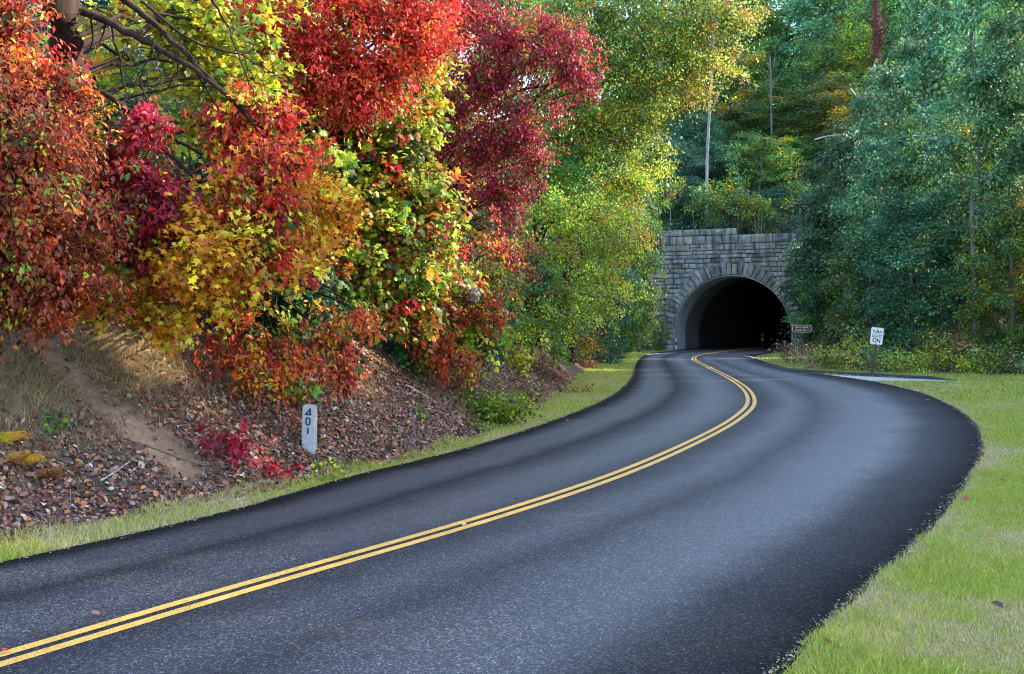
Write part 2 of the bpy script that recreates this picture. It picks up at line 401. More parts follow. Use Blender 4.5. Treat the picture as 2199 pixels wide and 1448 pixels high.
def bank_h(P):
    P = np.asarray(P, float).reshape(-1, 2)
    d = sdist(P, FOOT); dp = np.maximum(d, 0)
    z = 0.82 * dp * dp / (dp + 0.35)
    z = np.where(dp > 5, z - 0.22 * (dp - 5), z)
    z = np.minimum(z, 26 + 0.1 * dp)
    rampf = np.clip(dp / 2.0, 0, 1)
    z = z + rampf * (0.30 * fbm(P, 0.45, 3) + 0.10 * fbm(P, 2.2, 9))
    return np.where(d < 0, -0.12 + 0.3 * np.maximum(d, -0.4), z), d

def hill_h(P):
    P = np.asarray(P, float).reshape(-1, 2)
    d = sdist(P, FEDGE); dp = np.maximum(d, 0)
    z = 0.12 * np.minimum(dp, 5) + 0.45 * np.maximum(dp - 5, 0)
    q = P - PORT; u = q @ EX; v = q @ AX
    au = np.abs(u)
    pl = 8.25 - np.maximum(0, au - 6.3) * 0.8 - np.maximum(0, 0.8 - v) * 3 + 0.36 * np.maximum(0, v - 0.8)
    z = np.maximum(z - 0.05, pl)
    z = z + np.clip(dp / 6, 0, 1) * 0.5 * fbm(P, 0.15, 21) * (au > 7)
    z = np.where((d < 0) & (pl < 0), -0.5, z)
    return np.minimum(z, 70), u, v

def ground_z(x, y):
    P = np.array([[x, y]])
    return max(0.0, float(bank_h(P)[0][0]), float(hill_h(P)[0][0]))

def on_bank(px, py):
    """where a photo ray meets the bank or the level ground"""
    Ys = np.arange(4, 90, 0.05)
    X = (px - CXP) * Ys / F; Z = CH - (py - HOR) * Ys / F
    h = np.maximum(0, bank_h(np.stack([X, Ys], 1))[0])
    i = int(np.argmax(Z <= h))
    return np.array([X[i], Ys[i], h[i]])

# ---- ground sheet
def grid_mesh(name, xs, ys, zf, keep=None, mat=None):
    X, Y = np.meshgrid(xs, ys); P = np.stack([X.ravel(), Y.ravel()], 1)
    Z = zf(P); V = np.column_stack([P, Z])
    nx, ny = len(xs), len(ys)
    idx = np.arange(nx * ny).reshape(ny, nx)
    Q = np.stack([idx[:-1, :-1].ravel(), idx[:-1, 1:].ravel(), idx[1:, 1:].ravel(), idx[1:, :-1].ravel()], 1)
    if keep is not None: Q = Q[keep(P, Z, Q)]
    used = np.unique(Q); rm = np.full(len(V), -1); rm[used] = np.arange(len(used))
    return mesh_tris(name, V[used], rm[Q], smooth=True), V[used]

gx = np.unique(np.concatenate([np.linspace(-400, -30, 12), np.arange(-30, 30, 1.0), np.linspace(30, 400, 12)]))
gy = np.unique(np.concatenate([np.linspace(-300, -10, 10), np.arange(-10, 96, 1.0), np.linspace(96, 400, 10)]))
me, _ = grid_mesh('lawn', gx, gy, lambda P: np.zeros(len(P)))
lawn = link('lawn', me, M_LAWN); tag(lawn, kind='structure')

# ---- left bank
GULLY = np.array([on_bank(px, py)[:2] for px, py in [(85, 725), (150, 800), (225, 865), (300, 930), (385, 985)]])
bxs = np.concatenate([np.arange(-90, -22, 2.5), np.arange(-22, 16, 0.31), np.arange(16, 90, 2.5)]); bys = np.concatenate([np.arange(-30, 0, 2.5), np.arange(0, 92, 0.31), np.arange(92, 240, 2.5)])
def bank_z(P):
    z, d = bank_h(P)
    g = np.abs(sdist(P, GULLY)); z = z - 0.16 * np.exp(-(g / 0.3) ** 2) * (d > 0.3)
    return z
def bank_keep(P, Z, Q):
    d = sdist(P, FOOT)
    return (d[Q].max(1) > -0.35)
me, bv = grid_mesh('bank', bxs, bys, bank_z, bank_keep)
g = np.abs(sdist(bv[:, :2], GULLY)); gw = 0.33 + 0.26 * fbm(bv[:, :2], 1.1, 5)
soil = np.zeros((len(bv), 4), np.float32); soil[:, 3] = 1
soil[:, 0] = np.clip(1.35 - .75 * g / np.maximum(gw, .1) + .7 * fbm(bv[:, :2], 4.0, 15), 0, 1)
mo = np.array([on_bank(*q)[:2] for q in [(20, 800), (60, 850), (250, 760)]])
soil[:, 1] = np.clip(1.5 - np.min([np.hypot(*(bv[:, :2] - c).T) for c in mo], 0) / 0.75 + 0.7 * fbm(bv[:, :2], 1.5, 8), 0, 1) * (1 - soil[:, 0])
a = me.attributes.new('soil', 'FLOAT_COLOR', 'POINT'); a.data.foreach_set('color', soil.ravel())
bank = link('bank', me, M_SOIL); tag(bank, kind='structure')

# ---- hillside behind and right of the tunnel
def hill_keep(P, Z, Q):
    q = P - PORT; u = q @ EX; v = q @ AX
    cut = (np.abs(u) < 6.9) & (v < 0.75) & (v > -14)
    dleft = sdist(P, FOOT)
    return (Z[Q].max(1) > -0.4) & ~(cut[Q].any(1)) & ~((dleft[Q] > 0.5).all(1) & (v[Q].max(1) < -3))
hu = np.unique(np.concatenate([np.arange(-70, -12, 2.0), np.arange(-12, 14, 0.33), np.arange(14, 110, 2.0)]))
hv = np.unique(np.concatenate([np.arange(-140, -16, 2.5), np.arange(-16, -2, 0.7), [-1.4, -0.7, -0.2, 0.3, 0.8], np.arange(1.3, 12, 0.8), np.arange(12, 180, 3.0)]))
U, Vv = np.meshgrid(hu, hv); HP = PORT + U.ravel()[:, None] * EX + Vv.ravel()[:, None] * AX
HZ = hill_h(HP)[0]; hi = np.arange(len(HP)).reshape(len(hv), len(hu))
HQ = np.stack([hi[:-1, :-1].ravel(), hi[:-1, 1:].ravel(), hi[1:, 1:].ravel(), hi[1:, :-1].ravel()], 1)
HQ = HQ[hill_keep(HP, HZ, HQ)]
used = np.unique(HQ); rm = np.full(len(HP), -1); rm[used] = np.arange(len(used))
me = mesh_tris('hillside', np.column_stack([HP, HZ])[used], rm[HQ], smooth=True)
hill = link('hillside', me, M_SOIL); tag(hill, kind='structure')

# ---- road
RZ = 0.022
rys = np.concatenate([np.arange(-13, 30, 0.35), np.arange(30, 118, 0.5)])
lat = np.array([-1.012, -1.0, -0.9, -0.75, -0.6, -0.45, -0.3, -0.15, 0, 0.15, 0.3, 0.45, 0.6, 0.75, 0.9, 1.0, 1.012])
l, c, r = LX(rys), CX(rys), RX(rys)
jl = 0.07 * fbm(np.stack([rys, rys * 0 + 3], 1), 1.7, 31) ; jr = 0.04 * fbm(np.stack([rys, rys * 0 + 9], 1), 1.7, 37)
X = np.where(lat[None] < 0, c[:, None] + lat[None] * (c - l - jl)[:, None], c[:, None] + lat[None] * (r + jr - c)[:, None])
Z = np.full_like(X, RZ); Z[:, 0] = -0.02; Z[:, -1] = -0.02
V = np.stack([X, np.repeat(rys[:, None], len(lat), 1), Z], -1).reshape(-1, 3)
ii = np.arange(len(V)).reshape(len(rys), len(lat))
Q = np.stack([ii[:-1, :-1].ravel(), ii[:-1, 1:].ravel(), ii[1:, 1:].ravel(), ii[1:, :-1].ravel()], 1)
me = mesh_tris('road', V, Q)
lane = np.zeros((len(V), 4), np.float32); lane[:, 0] = np.tile((lat + 1.012) / 2.024, len(rys)); lane[:, 3] = 1
me.attributes.new('lane', 'FLOAT_COLOR', 'POINT').data.foreach_set('color', lane.ravel())
road = link('road', me, M_ASPHALT); tag(road, kind='structure')

def ribbon(name, pts, off0, off1, z, mat, parent):
    p = np.asarray(pts, float); t = unit(np.gradient(p, axis=0)); nrm = np.stack([t[:, 1], -t[:, 0]], 1)
    A = p + nrm * off0; B = p + nrm * off1
    V = np.concatenate([np.column_stack([A, np.full(len(p), z)]), np.column_stack([B, np.full(len(p), z)])])
    n = len(p); i = np.arange(n - 1)
    return link(name, mesh_tris(name, V, np.stack([i, i + n, i + n + 1, i + 1], 1)), mat, parent)
cy = np.arange(-13, 116, 0.4); cp = np.stack([CX(cy), cy], 1)
ribbon('yellow_line', cp, -0.145, -0.04, RZ + 0.004, M_YELLOW, road)
ribbon('yellow_line', cp, 0.04, 0.145, RZ + 0.004, M_YELLOW, road)
# white bars at the mouth of the tunnel
for pts in ([(1385, 763), (1418, 760), (1450, 759)], [(1596, 765), (1612, 767), (1622, 770)]):
    q = np.array([W(*p) for p in pts]); qq = np.stack([np.interp(np.linspace(0, 2, 9), [0, 1, 2], q[:, k]) for k in (0, 1)], 1)
    ribbon('white_line', qq, -0.1, 0.1, RZ + 0.004, M_WHITE_PAINT, road)

# ---- pull-off apron and its kerb
ap = [W(*q) for q in [(1722, 803.5), (1790, 806.5), (1900, 812), (1990, 816.2), (2040, 818.6), (2036, 819.4), (1980, 819.4), (1900, 819.6), (1850, 819.4), (1800, 815.5)]]
me = mesh_py('pull_off', [(x, y, 0.017) for x, y in ap], [tuple(range(len(ap)))[::-1]])
me.flip_normals() if me.polygons[0].normal.z < 0 else None
pull = link('pull_off', me, M_GRAVEL); tag(pull, kind='structure')
kp = np.array([W(*q) for q in [(1640, 781), (1690, 794), (1740, 801), (1800, 804.5), (1900, 810), (1960, 813.5), (2010, 815.6), (2062, 818.2)]])
kq = np.stack([np.interp(np.linspace(0, len(kp) - 1, 60), np.arange(len(kp)), kp[:, k]) for k in (0, 1)], 1)
t = unit(np.gradient(kq, axis=0)); nr = np.stack([t[:, 1], -t[:, 0]], 1)
prof = [(0.16, -0.01), (0.10, 0.10), (0.03, 0.135), (-0.08, 0.125), (-0.2, -0.01)]
hk = np.clip(np.linspace(0, 1, 60) * 4, 0.25, 1) * np.clip((1 - np.linspace(0, 1, 60)) * 6, .15, 1) + 0.12 * fbm(np.stack([np.arange(60.), np.arange(60.) * 0], 1), 0.6, 4)
V = np.concatenate([np.column_stack([kq + nr * o, np.full(60, z) * (hk if z > 0 else 1)]) for o, z in prof])
i = np.arange(59); Q = np.concatenate([np.stack([i + k * 60, i + 1 + k * 60, i + 1 + (k + 1) * 60, i + (k + 1) * 60], 1) for k in range(4)])
kerb = link('kerb', mesh_tris('kerb', V, Q, smooth=True), M_KERB)
tag(kerb, 'dark asphalt kerb lip curving behind the pale pull off strip', 'kerb')

# ------------------------------------------------------------------ tunnel
tun = empty('tunnel_portal', (PORT[0], PORT[1], 0), (0, 0, -PA))
tag(tun, 'grey stone tunnel portal with a dark round arched mouth', 'tunnel')
HW, SPR = 4.5, 1.3
def arch_pt(rad, th): return (rad * math.cos(th), SPR + rad * math.sin(th))
def arch_line(rad, n=28):
    p = [(rad, 0.0)] + [arch_pt(rad, math.pi * k / n) for k in range(n + 1)] + [(-rad, 0.0)]
    return p
# lining in cast lengths with open joints between
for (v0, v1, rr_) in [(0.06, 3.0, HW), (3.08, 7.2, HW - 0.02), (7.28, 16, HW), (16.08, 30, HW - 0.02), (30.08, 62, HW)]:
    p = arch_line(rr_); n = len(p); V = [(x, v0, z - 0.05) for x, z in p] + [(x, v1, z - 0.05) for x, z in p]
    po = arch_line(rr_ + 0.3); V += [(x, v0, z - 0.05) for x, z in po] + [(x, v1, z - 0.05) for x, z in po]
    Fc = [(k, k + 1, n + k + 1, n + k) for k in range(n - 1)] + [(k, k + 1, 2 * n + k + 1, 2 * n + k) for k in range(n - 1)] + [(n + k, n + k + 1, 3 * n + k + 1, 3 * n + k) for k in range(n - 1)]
    link('lining', mesh_py('lining', V, Fc, False), M_LINING if v1 < 4 else M_HALF_SHADE if v1 < 9 else M_DEEP_SHADE, tun)  # colour steps darker inward, standing in for the fading daylight
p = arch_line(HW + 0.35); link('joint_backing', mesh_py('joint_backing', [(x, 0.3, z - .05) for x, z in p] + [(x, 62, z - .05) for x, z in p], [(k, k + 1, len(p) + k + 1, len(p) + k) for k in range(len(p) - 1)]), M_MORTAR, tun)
p = arch_line(HW + 0.4); link('light_stop', mesh_py('light_stop', [(x, 62.2, z - .1) for x, z in p], [tuple(range(len(p)))]), M_MORTAR, tun)  # added cap that keeps daylight out of the bore
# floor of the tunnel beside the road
link('tunnel_floor', mesh_py('tunnel_floor', [(-HW, 0.1, 0.01), (HW, 0.1, 0.01), (HW, 62, 0.01), (-HW, 62, 0.01)], [(0, 1, 2, 3)]), M_DEEP_SHADE, tun)
# mortar backing wall with the arch cut out
ro = HW + 0.5
th = [math.pi * k / 24 for k in range(25)]
inner = [(-ro, -0.1)] + [(-ro * math.cos(a_), SPR + ro * math.sin(a_)) for a_ in th] + [(ro, -0.1)]
def outer(x, z):
    if z < 0: return (-7.2 if x < 0 else 8.4, -0.1)
    return None
V = []; Fc = []
top = 8.9
for (x, z) in inner: V.append((x, 0.05, z))
for (x, z) in inner:
    if z <= SPR + 1e-6 or abs(x) > ro * 0.9: V.append((-6.3 if x < 0 else 8.3, 0.05, z))
    else: V.append((x * (1.25 if x < 0 else 1.6), 0.05, top))
n = len(inner)
for k in range(n - 1): Fc.append((k, k + 1, n + k + 1, n + k))
mo_ = mesh_py('mortar_backing', V, Fc)
link('mortar_backing', mo_, M_MORTAR, tun)
def slab(name, x0, x1, y0, y1, z0, z1, mat, par):
    return link(name, mesh_py(name, box_verts(x0, x1, y0, y1, z0, z1), BOXF), mat, par)
slab('mortar_backing', -6.0, -5.1, 0.08, 0.5, 2.0, 8.85, M_MORTAR, tun)
slab('mortar_backing', 6.2, 8.2, 0.08, 0.5, 2.0, 8.85, M_MORTAR, tun)
slab('mortar_backing', -5.4, 0.32, 0.07, 0.5, 8.8, 9.36, M_MORTAR, tun)

def stone_mesh(seed):
    """unit block, front face towards -y, uneven pitched face and softened arrises"""
    r = np.random.default_rng(seed)
    e = 0.045
    V = []
    for (x, z) in [(0, 0), (1, 0), (1, 1), (0, 1)]: V.append((x, 1.0, z))
    for (x, z) in [(0, 0), (1, 0), (1, 1), (0, 1)]: V.append((x, 0.12, z))
    for (x, z) in [(e, 2 * e), (1 - e, 2 * e), (1 - e, 1 - 2 * e), (e, 1 - 2 * e)]:
        V.append((x + r.normal(0, 0.012), r.normal(0, 0.035), z + r.normal(0, 0.02)))
    V.append((0.35 + r.normal(0, .08), -0.06 + r.normal(0, 0.05), 0.5 + r.normal(0, .1)))
    V.append((0.68 + r.normal(0, .08), -0.06 + r.normal(0, 0.05), 0.5 + r.normal(0, .1)))
    Fc = []
    for k in range(4):
        j = (k + 1) % 4
        Fc += [(k, j, 4 + j, 4 + k), (4 + k, 4 + j, 8 + j, 8 + k)]
    Fc += [(8, 9, 13), (8, 13, 12), (9, 10, 13), (10, 11, 12), (10, 12, 13), (11, 8, 12)]
    return mesh_py('stone', V, Fc)
STONES = [stone_mesh(100 + k) for k in range(8)]
for s_ in STONES: s_.materials.append(M_STONE)
rr = random.Random(5)
def lay(u0, u1, z0, z1):
    o = link('stone', STONES[rr.randrange(8)], None, tun)
    j = 0.022
    o.location = (u0 + j, -0.02 + rr.uniform(-0.055, 0.035), z0 + j * 0.8); o.scale = (u1 - u0 - 2 * j, 0.4, z1 - z0 - 1.6 * j)
z = 0.0; row = 0
while z < 8.86:
    h = rr.choice([0.30, 0.37, 0.43, 0.50, 0.34])
    if z + h > 8.45: h = 8.88 - z
    zm = z + h / 2
    if zm < SPR: half = 5.15
    elif zm - 0.1 < SPR + 5.2: half = math.sqrt(max(0, 5.2 ** 2 - (zm - 0.1 - SPR) ** 2))
    else: half = 0
    lo = -6.45 + rr.uniform(-0.05, 0.1) if zm < 7.4 else -5.55 + rr.uniform(-0.06, 0.06)
    spans = [(lo, -half), (half, 8.3)] if half > 0.25 else [(lo, 8.3)]
    for (s0, s1) in spans:
        u = s0
        while u < s1 - 0.05:
            w_ = rr.uniform(0.5, 1.6) if zm > 5.5 else rr.uniform(0.5, 1.25)
            if s1 - (u + w_) < 0.45: w_ = s1 - u
            if h > 0.45 and rr.random() < 0.22 and w_ > 0.7:
                lay(u, u + w_, z, z + h * 0.5); lay(u, u + w_, z + h * 0.5, z + h)
            else: lay(u, u + w_, z, z + h)
            u += w_
    z += h; row += 1
u = -5.55                                  # the higher coping on the left half
while u < 0.3:
    w_ = rr.choice([1.0, 1.35, 1.7]); w_ = 0.33 - u if 0.33 - (u + w_) < 0.5 else w_
    lay(u, u + w_, 8.885, 9.4); u += w_
# voussoirs: legs then the ring
def arch_stone(quad, d=0.55, proud=0.09):
    q = np.array(quad); c_ = q.mean(0)
    q2 = c_ + (q - c_) * 0.9
    pr = proud + rr.uniform(-0.03, 0.04)
    V = [(x, 0.5, z) for x, z in q] + [(x, -pr + 0.06, z) for x, z in q] + [(x, -pr + rr.uniform(-.02, .02), z) for x, z in q2] + [(c_[0], -pr - 0.04, c_[1])]
    Fc = []
    for k in range(4):
        j = (k + 1) % 4
        Fc += [(k, j, 4 + j, 4 + k), (4 + k, 4 + j, 8 + j, 8 + k), (8 + k, 8 + j, 12)]
    link('arch_stone', mesh_py('arch_stone', V, Fc), M_STONE, tun)
RI = HW + 0.02
for sgn in (-1, 1):
    for k in range(3):
        z0, z1 = SPR * k / 3 + 0.012, SPR * (k + 1) / 3 - 0.012
        w_ = 1.0 + rr.uniform(-0.12, 0.15)
        arch_stone([(sgn * RI, z0), (sgn * (RI + w_), z0), (sgn * (RI + w_), z1), (sgn * RI, z1)])
nv = 37; edges = np.cumsum([rr.uniform(0.8, 1.2) for _ in range(nv)]); edges = np.concatenate([[0], edges / edges[-1]]) * math.pi
for k in range(nv):
    g_ = 0.0045; a0, a1 = edges[k] + g_, edges[k + 1] - g_
    w_ = 0.95 + rr.uniform(-0.14, 0.16)
    arch_stone([arch_pt(RI, a0), arch_pt(RI + w_, a0), arch_pt(RI + w_, a1), arch_pt(RI, a1)])

# small reflector markers inside the mouth
def marker(name, u, v, h, label, cols):
    p_ = PORT + EX * u + AX * v
    e_ = empty(name, (p_[0], p_[1], 0.0), (0, 0, -PA * 0.3)); tag(e_, label, 'road marker')
    link('post', mesh_py('post', box_verts(-0.04, 0.04, 0, 0.05, 0, h), BOXF), M_DARKMETAL, e_)
    for k, (z0, z1, mt) in enumerate(cols):
        link('reflector', mesh_py('reflector', box_verts(-0.09, 0.09, -0.02, -0.002, z0, z1), BOXF), mt, e_)
marker('marker_post', -4.3, -0.2, .95, 'slim marker post with black and white bands at the left foot of the arch', [(0.1, 0.4, M_CONCRETE), (0.42, 0.66, M_SIGNBLACK), (0.68, .92, M_CONCRETE)])
marker('reflector_post', -0.15, 12.0, 1.45, 'small red and white reflector post deep inside the dark tunnel', [(0.6, 0.8, M_CONCRETE), (1.0, 1.18, M_RED_REFL)])

# ------------------------------------------------------------------ leaves
def tmpl_maple():
    half = [(0.0, 0.03), (0.44, 0.10), (0.26, 0.28), (0.60, 0.54), (0.20, 0.56), (0.0, 1.0)]
    out = half + [(-x, y) for x, y in half[-2:0:-1]]
    V = [(0, 0.40, 0.05)] + [(x, y, -0.22 * abs(x) - 0.10 * max(0, y - .5)) for x, y in out]
    n = len(out)
    return np.array(V), np.array([(0, 1 + k, 1 + (k + 1) % n) for k in range(n)])
def tmpl_long():
    V = [(0, 0.5, -0.06), (0, 0, 0), (0.25, 0.48, 0.06), (0, 1.0, -0.16), (-0.25, 0.48, 0.06)]
    return np.array(V), np.array([(0, 1 + k, 1 + (k + 1) % 4) for k in range(4)])
def tmpl_small():
    V = [(0, 0, 0), (0.34, 0.48, 0.10), (0, 1, -0.06), (-0.34, 0.48, 0.10)]
    return np.array(V), np.array([(0, 1, 2), (0, 2, 3)])
def tmpl_curl():
    V = [(0, 0, 0), (0.34, 0.25, 0.20), (0.30, 0.75, 0.24), (0, 1, 0.08), (-0.30, 0.75, 0.26), (-0.34, 0.25, 0.18), (0, 0.5, 0)]
    return np.array(V), np.array([(6, k, (k + 1) % 6) for k in range(6)])
def tmpl_star():
    V = [(0, 0.0, 0), (0.52, 0.22, -.10), (0.22, 0.42, 0.03), (0.40, 0.72, -.1), (0, 1, -0.05), (-0.40, 0.72, -.1), (-0.22, 0.42, 0.03), (-0.52, 0.22, -.10)]
    return np.array(V), np.array([(0, 1, 2), (2, 3, 4), (0, 2, 4), (0, 4, 6), (4, 5, 6), (6, 7, 0)])
TM = {'star': tmpl_star(), 'maple': tmpl_maple(), 'long': tmpl_long(), 'small': tmpl_small(), 'curl': tmpl_curl()}

def build_leaves(name, kind, P, T, Nn, S, C):
    V0, F0 = TM[kind]
    T = unit(T); X = unit(np.cross(T, Nn)); Zv = np.cross(X, T)
    V = P[:, None] + S[:, None, None] * (V0[None, :, 0:1] * X[:, None] + V0[None, :, 1:2] * T[:, None] + V0[None, :, 2:3] * Zv[:, None])
    n = len(P); FF = (F0[None] + (np.arange(n) * len(V0))[:, None, None]).reshape(-1, 3)
    return mesh_tris(name, V.reshape(-1, 3), FF, np.repeat(C, len(F0), 0))

def jitter_cols(c, n, rng, v=0.28, h=0.12):
    c = np.asarray(c, float)
    k = np.exp(rng.normal(0, v, (n, 1)))
    return np.clip(c * k * np.exp(rng.normal(0, h, (n, 3))), 0.004, 0.9)

def scatter(lobes, rng, front=0.0):
    """lobes: dict(c, r, n, pal, sig, per, size, droop). returns leaf arrays and the cluster centres of every lobe"""
    Ps, Ts, Ns, Ss, Cs, CC = [], [], [], [], [], []
    for lb in lobes:
        c = np.asarray(lb['c'], float); r = np.asarray(lb['r'], float)
        n = int(lb['n']); per = lb.get('per', 18); k = max(3, n // per)
        d = unit(rng.normal(size=(k, 3)))
        if front > 0:
            fl = rng.random(k) < front; d[:, 1] = np.where(fl, -np.abs(d[:, 1]), d[:, 1])
        rad = rng.uniform(0.15, 1.0, (k, 1)) ** 0.45 * np.exp(rng.normal(0, 0.10, (k, 1)))
        cc = c + d * r * rad
        if lb.get('split'):
            m_ = lb['split']; sub = unit(rng.normal(size=(m_, 3))) * rng.uniform(.25, .95, (m_, 1)); sub[:, 1] *= .9; wsub = rng.uniform(.4, 1.3, m_)
            w_ = rng.choice(m_, k, p=wsub / wsub.sum()); sr_ = rng.uniform(.16, .42, (m_, 1))[w_]
            cc = c + (sub[w_] + d * rad * sr_) * r
            far = rng.random(k) < .30; cc = np.where(far[:, None], c + d * r * rng.uniform(.7, 1.65, (k, 1)) + np.array([0, 0, .05]) * r, cc)
        pal, wt = lb['pal']; ci = rng.choice(len(pal), k, p=np.array(wt) / sum(wt))
        cb = np.exp(rng.normal(0, 0.34, (k, 1)))
        which = rng.integers(0, k, n)
        sg = lb['sig']; off = rng.normal(size=(n, 3)) * np.array([sg, sg, sg * 0.5])
        out = unit((cc[which] - c) / r)
        p = cc[which] + off - np.array([0, 0, 1.0]) * (np.hypot(off[:, 0], off[:, 1]) ** 2 / max(sg, 1e-3) * 0.28)[:, None]
        t = unit(unit(off) * 1.0 + out * 0.35 + np.array([0, 0, -lb.get('droop', 0.5)]) + rng.normal(0, 0.35, (n, 3)))
        nn = unit(np.array([0, 0, 0.75]) + out * 0.55 + rng.normal(0, 0.45, (n, 3)))
        if lb.get('spray'):
            dk = unit(unit((cc - c) / r) * .6 + np.array([.25, -.3, -.55]) + rng.normal(0, .45, (k, 3)))[which]
            g1 = rng.uniform(-1.5, 1.3, (n, 1)); off = dk * g1 * sg + rng.normal(size=(n, 3)) * sg * np.array([.42, .42, .3])
            p = cc[which] + off - np.array([0, 0, 1.0]) * (np.maximum(g1, 0) ** 2 * sg * .2)
            t = unit(dk * .8 + rng.normal(0, .55, (n, 3)) + np.array([0, 0, -lb.get('droop', .5) * .6]))
            nn = unit(np.array([0.15, -.15, .7]) + out * .45 + rng.normal(0, .45, (n, 3)))
        s = lb['size'] * np.clip(np.exp(rng.normal(0, 0.22, n)), .5, 1.45)
        pc = np.asarray(pal)[ci].copy()
        if lb.get('spray'):                                        # leaves of the neighbours and green ones not yet turned
            mz = rng.random(k) < lb.get('mix', .14); pc[mz] = np.asarray(MIX)[rng.integers(0, len(MIX), int(mz.sum()))]
        base = pc[which] * cb[which]
        col = np.clip(base * np.exp(rng.normal(0, 0.20, (n, 1))) * np.exp(rng.normal(0, 0.10, (n, 3))), 0.004, 0.9)
        Ps.append(p); Ts.append(t); Ns.append(nn); Ss.append(s); Cs.append(col); CC.append(cc)
    return np.concatenate(Ps), np.concatenate(Ts), np.concatenate(Ns), np.concatenate(Ss), np.concatenate(Cs), CC

# leaf colours (albedo)
CRIM = (0.34, 0.014, 0.020); DKRED = (0.17, 0.012, 0.014); RED = (0.52, 0.025, 0.025); ORED = (0.58, 0.085, 0.025)
ORG = (0.62, 0.20, 0.025); RUST = (0.26, 0.055, 0.022); BRN = (0.17, 0.055, 0.03); GOLD = (0.74, 0.42, 0.025); YEL = (0.70, 0.56, 0.035)
YGR = (0.42, 0.45, 0.03); LGR = (0.23, 0.33, 0.025); GRN = (0.125, 0.25, 0.045); DGR = (0.03, 0.085, 0.028); OLV = (0.17, 0.17, 0.03)
TEAL = (0.06, 0.175, 0.08); BGR = (0.115, 0.26, 0.11); PALE = (0.21, 0.35, 0.19); TAN = (0.42, 0.27, 0.13); ROSE = (0.52, 0.07, 0.06)
P_RUST = ([(0.22, .040, .016), (0.15, .045, .024), DKRED, (.42, .055, .02), (0.30, 0.055, 0.02), CRIM, OLV, (.45, .14, .02), (.42, .02, .02)], [5, 3, 3, 1.2, 3, 2, .9, .6, 1.4])
P_ORUST = ([ORG, RUST, GOLD, ORED, BRN], [4, 3, 2, 3, 1])
P_YG = ([YGR, YEL, LGR, OLV, GOLD], [5, 3, 3, 2, 0.7])
P_CRIM = ([CRIM, DKRED, RED, RUST, OLV, ORED], [5, 3, 2, 1.5, .8, .8])
P_RED = ([RED, CRIM, ORED, DKRED], [6, 3, 2.5, 1])
P_BRED = ([RED, ORED, CRIM, ORG, (0.66, 0.05, 0.04), (0.60, .03, .06), YGR], [5, 2.5, 2.2, 1.2, 3, 2, .5])
P_REDORG = ([ORED, RED, RUST, ORG, CRIM, YGR, GOLD, LGR], [4, 5, 1.2, 1.2, 2.6, .8, .8, .5])
P_GOLD = ([(0.82, .42, .02), (0.85, .55, .03), YGR, ORG, (0.88, 0.48, 0.02), (0.85, .33, .025), ORED], [5, 4, .6, 3, 5, 3, .8])
P_ORANGE = ([ORG, GOLD, ORED, YEL], [5, 3, 2, 1])
P_GY = ([YGR, LGR, OLV, YEL, GRN, ORG, RUST, CRIM], [2.6, 4, 4, .8, 4, 1.4, 1.6, 1.2])
P_DRED = ([CRIM, ROSE, RUST, RED, DKRED, ORED, OLV, ORG], [3, 6, 2.5, 4, 1, 2, .8, .8])
P_GREEN = ([GRN, LGR, (0.12, 0.22, 0.03), YGR, DGR], [6, 3, 4, .5, 2])
P_GREENY = ([LGR, YGR, GRN, YEL, OLV], [4, 1.6, 4, .4, 2])
P_RIMLIGHT = ([YGR, (0.45, 0.42, 0.12), LGR, TAN, YEL, ROSE], [4, 4, 3, 1.2, 1.5, 0.6])  # paler warm leaves that paint rim light on the sunward crown edges
P_DG = ([DGR, TEAL, GRN, (0.04, 0.10, 0.03)], [4, 3, 1.5, 3])
P_SHRUBY = ([YGR, LGR, OLV, TAN, RUST, GRN], [4, 3, 3, 1.2, 1.2, 2])

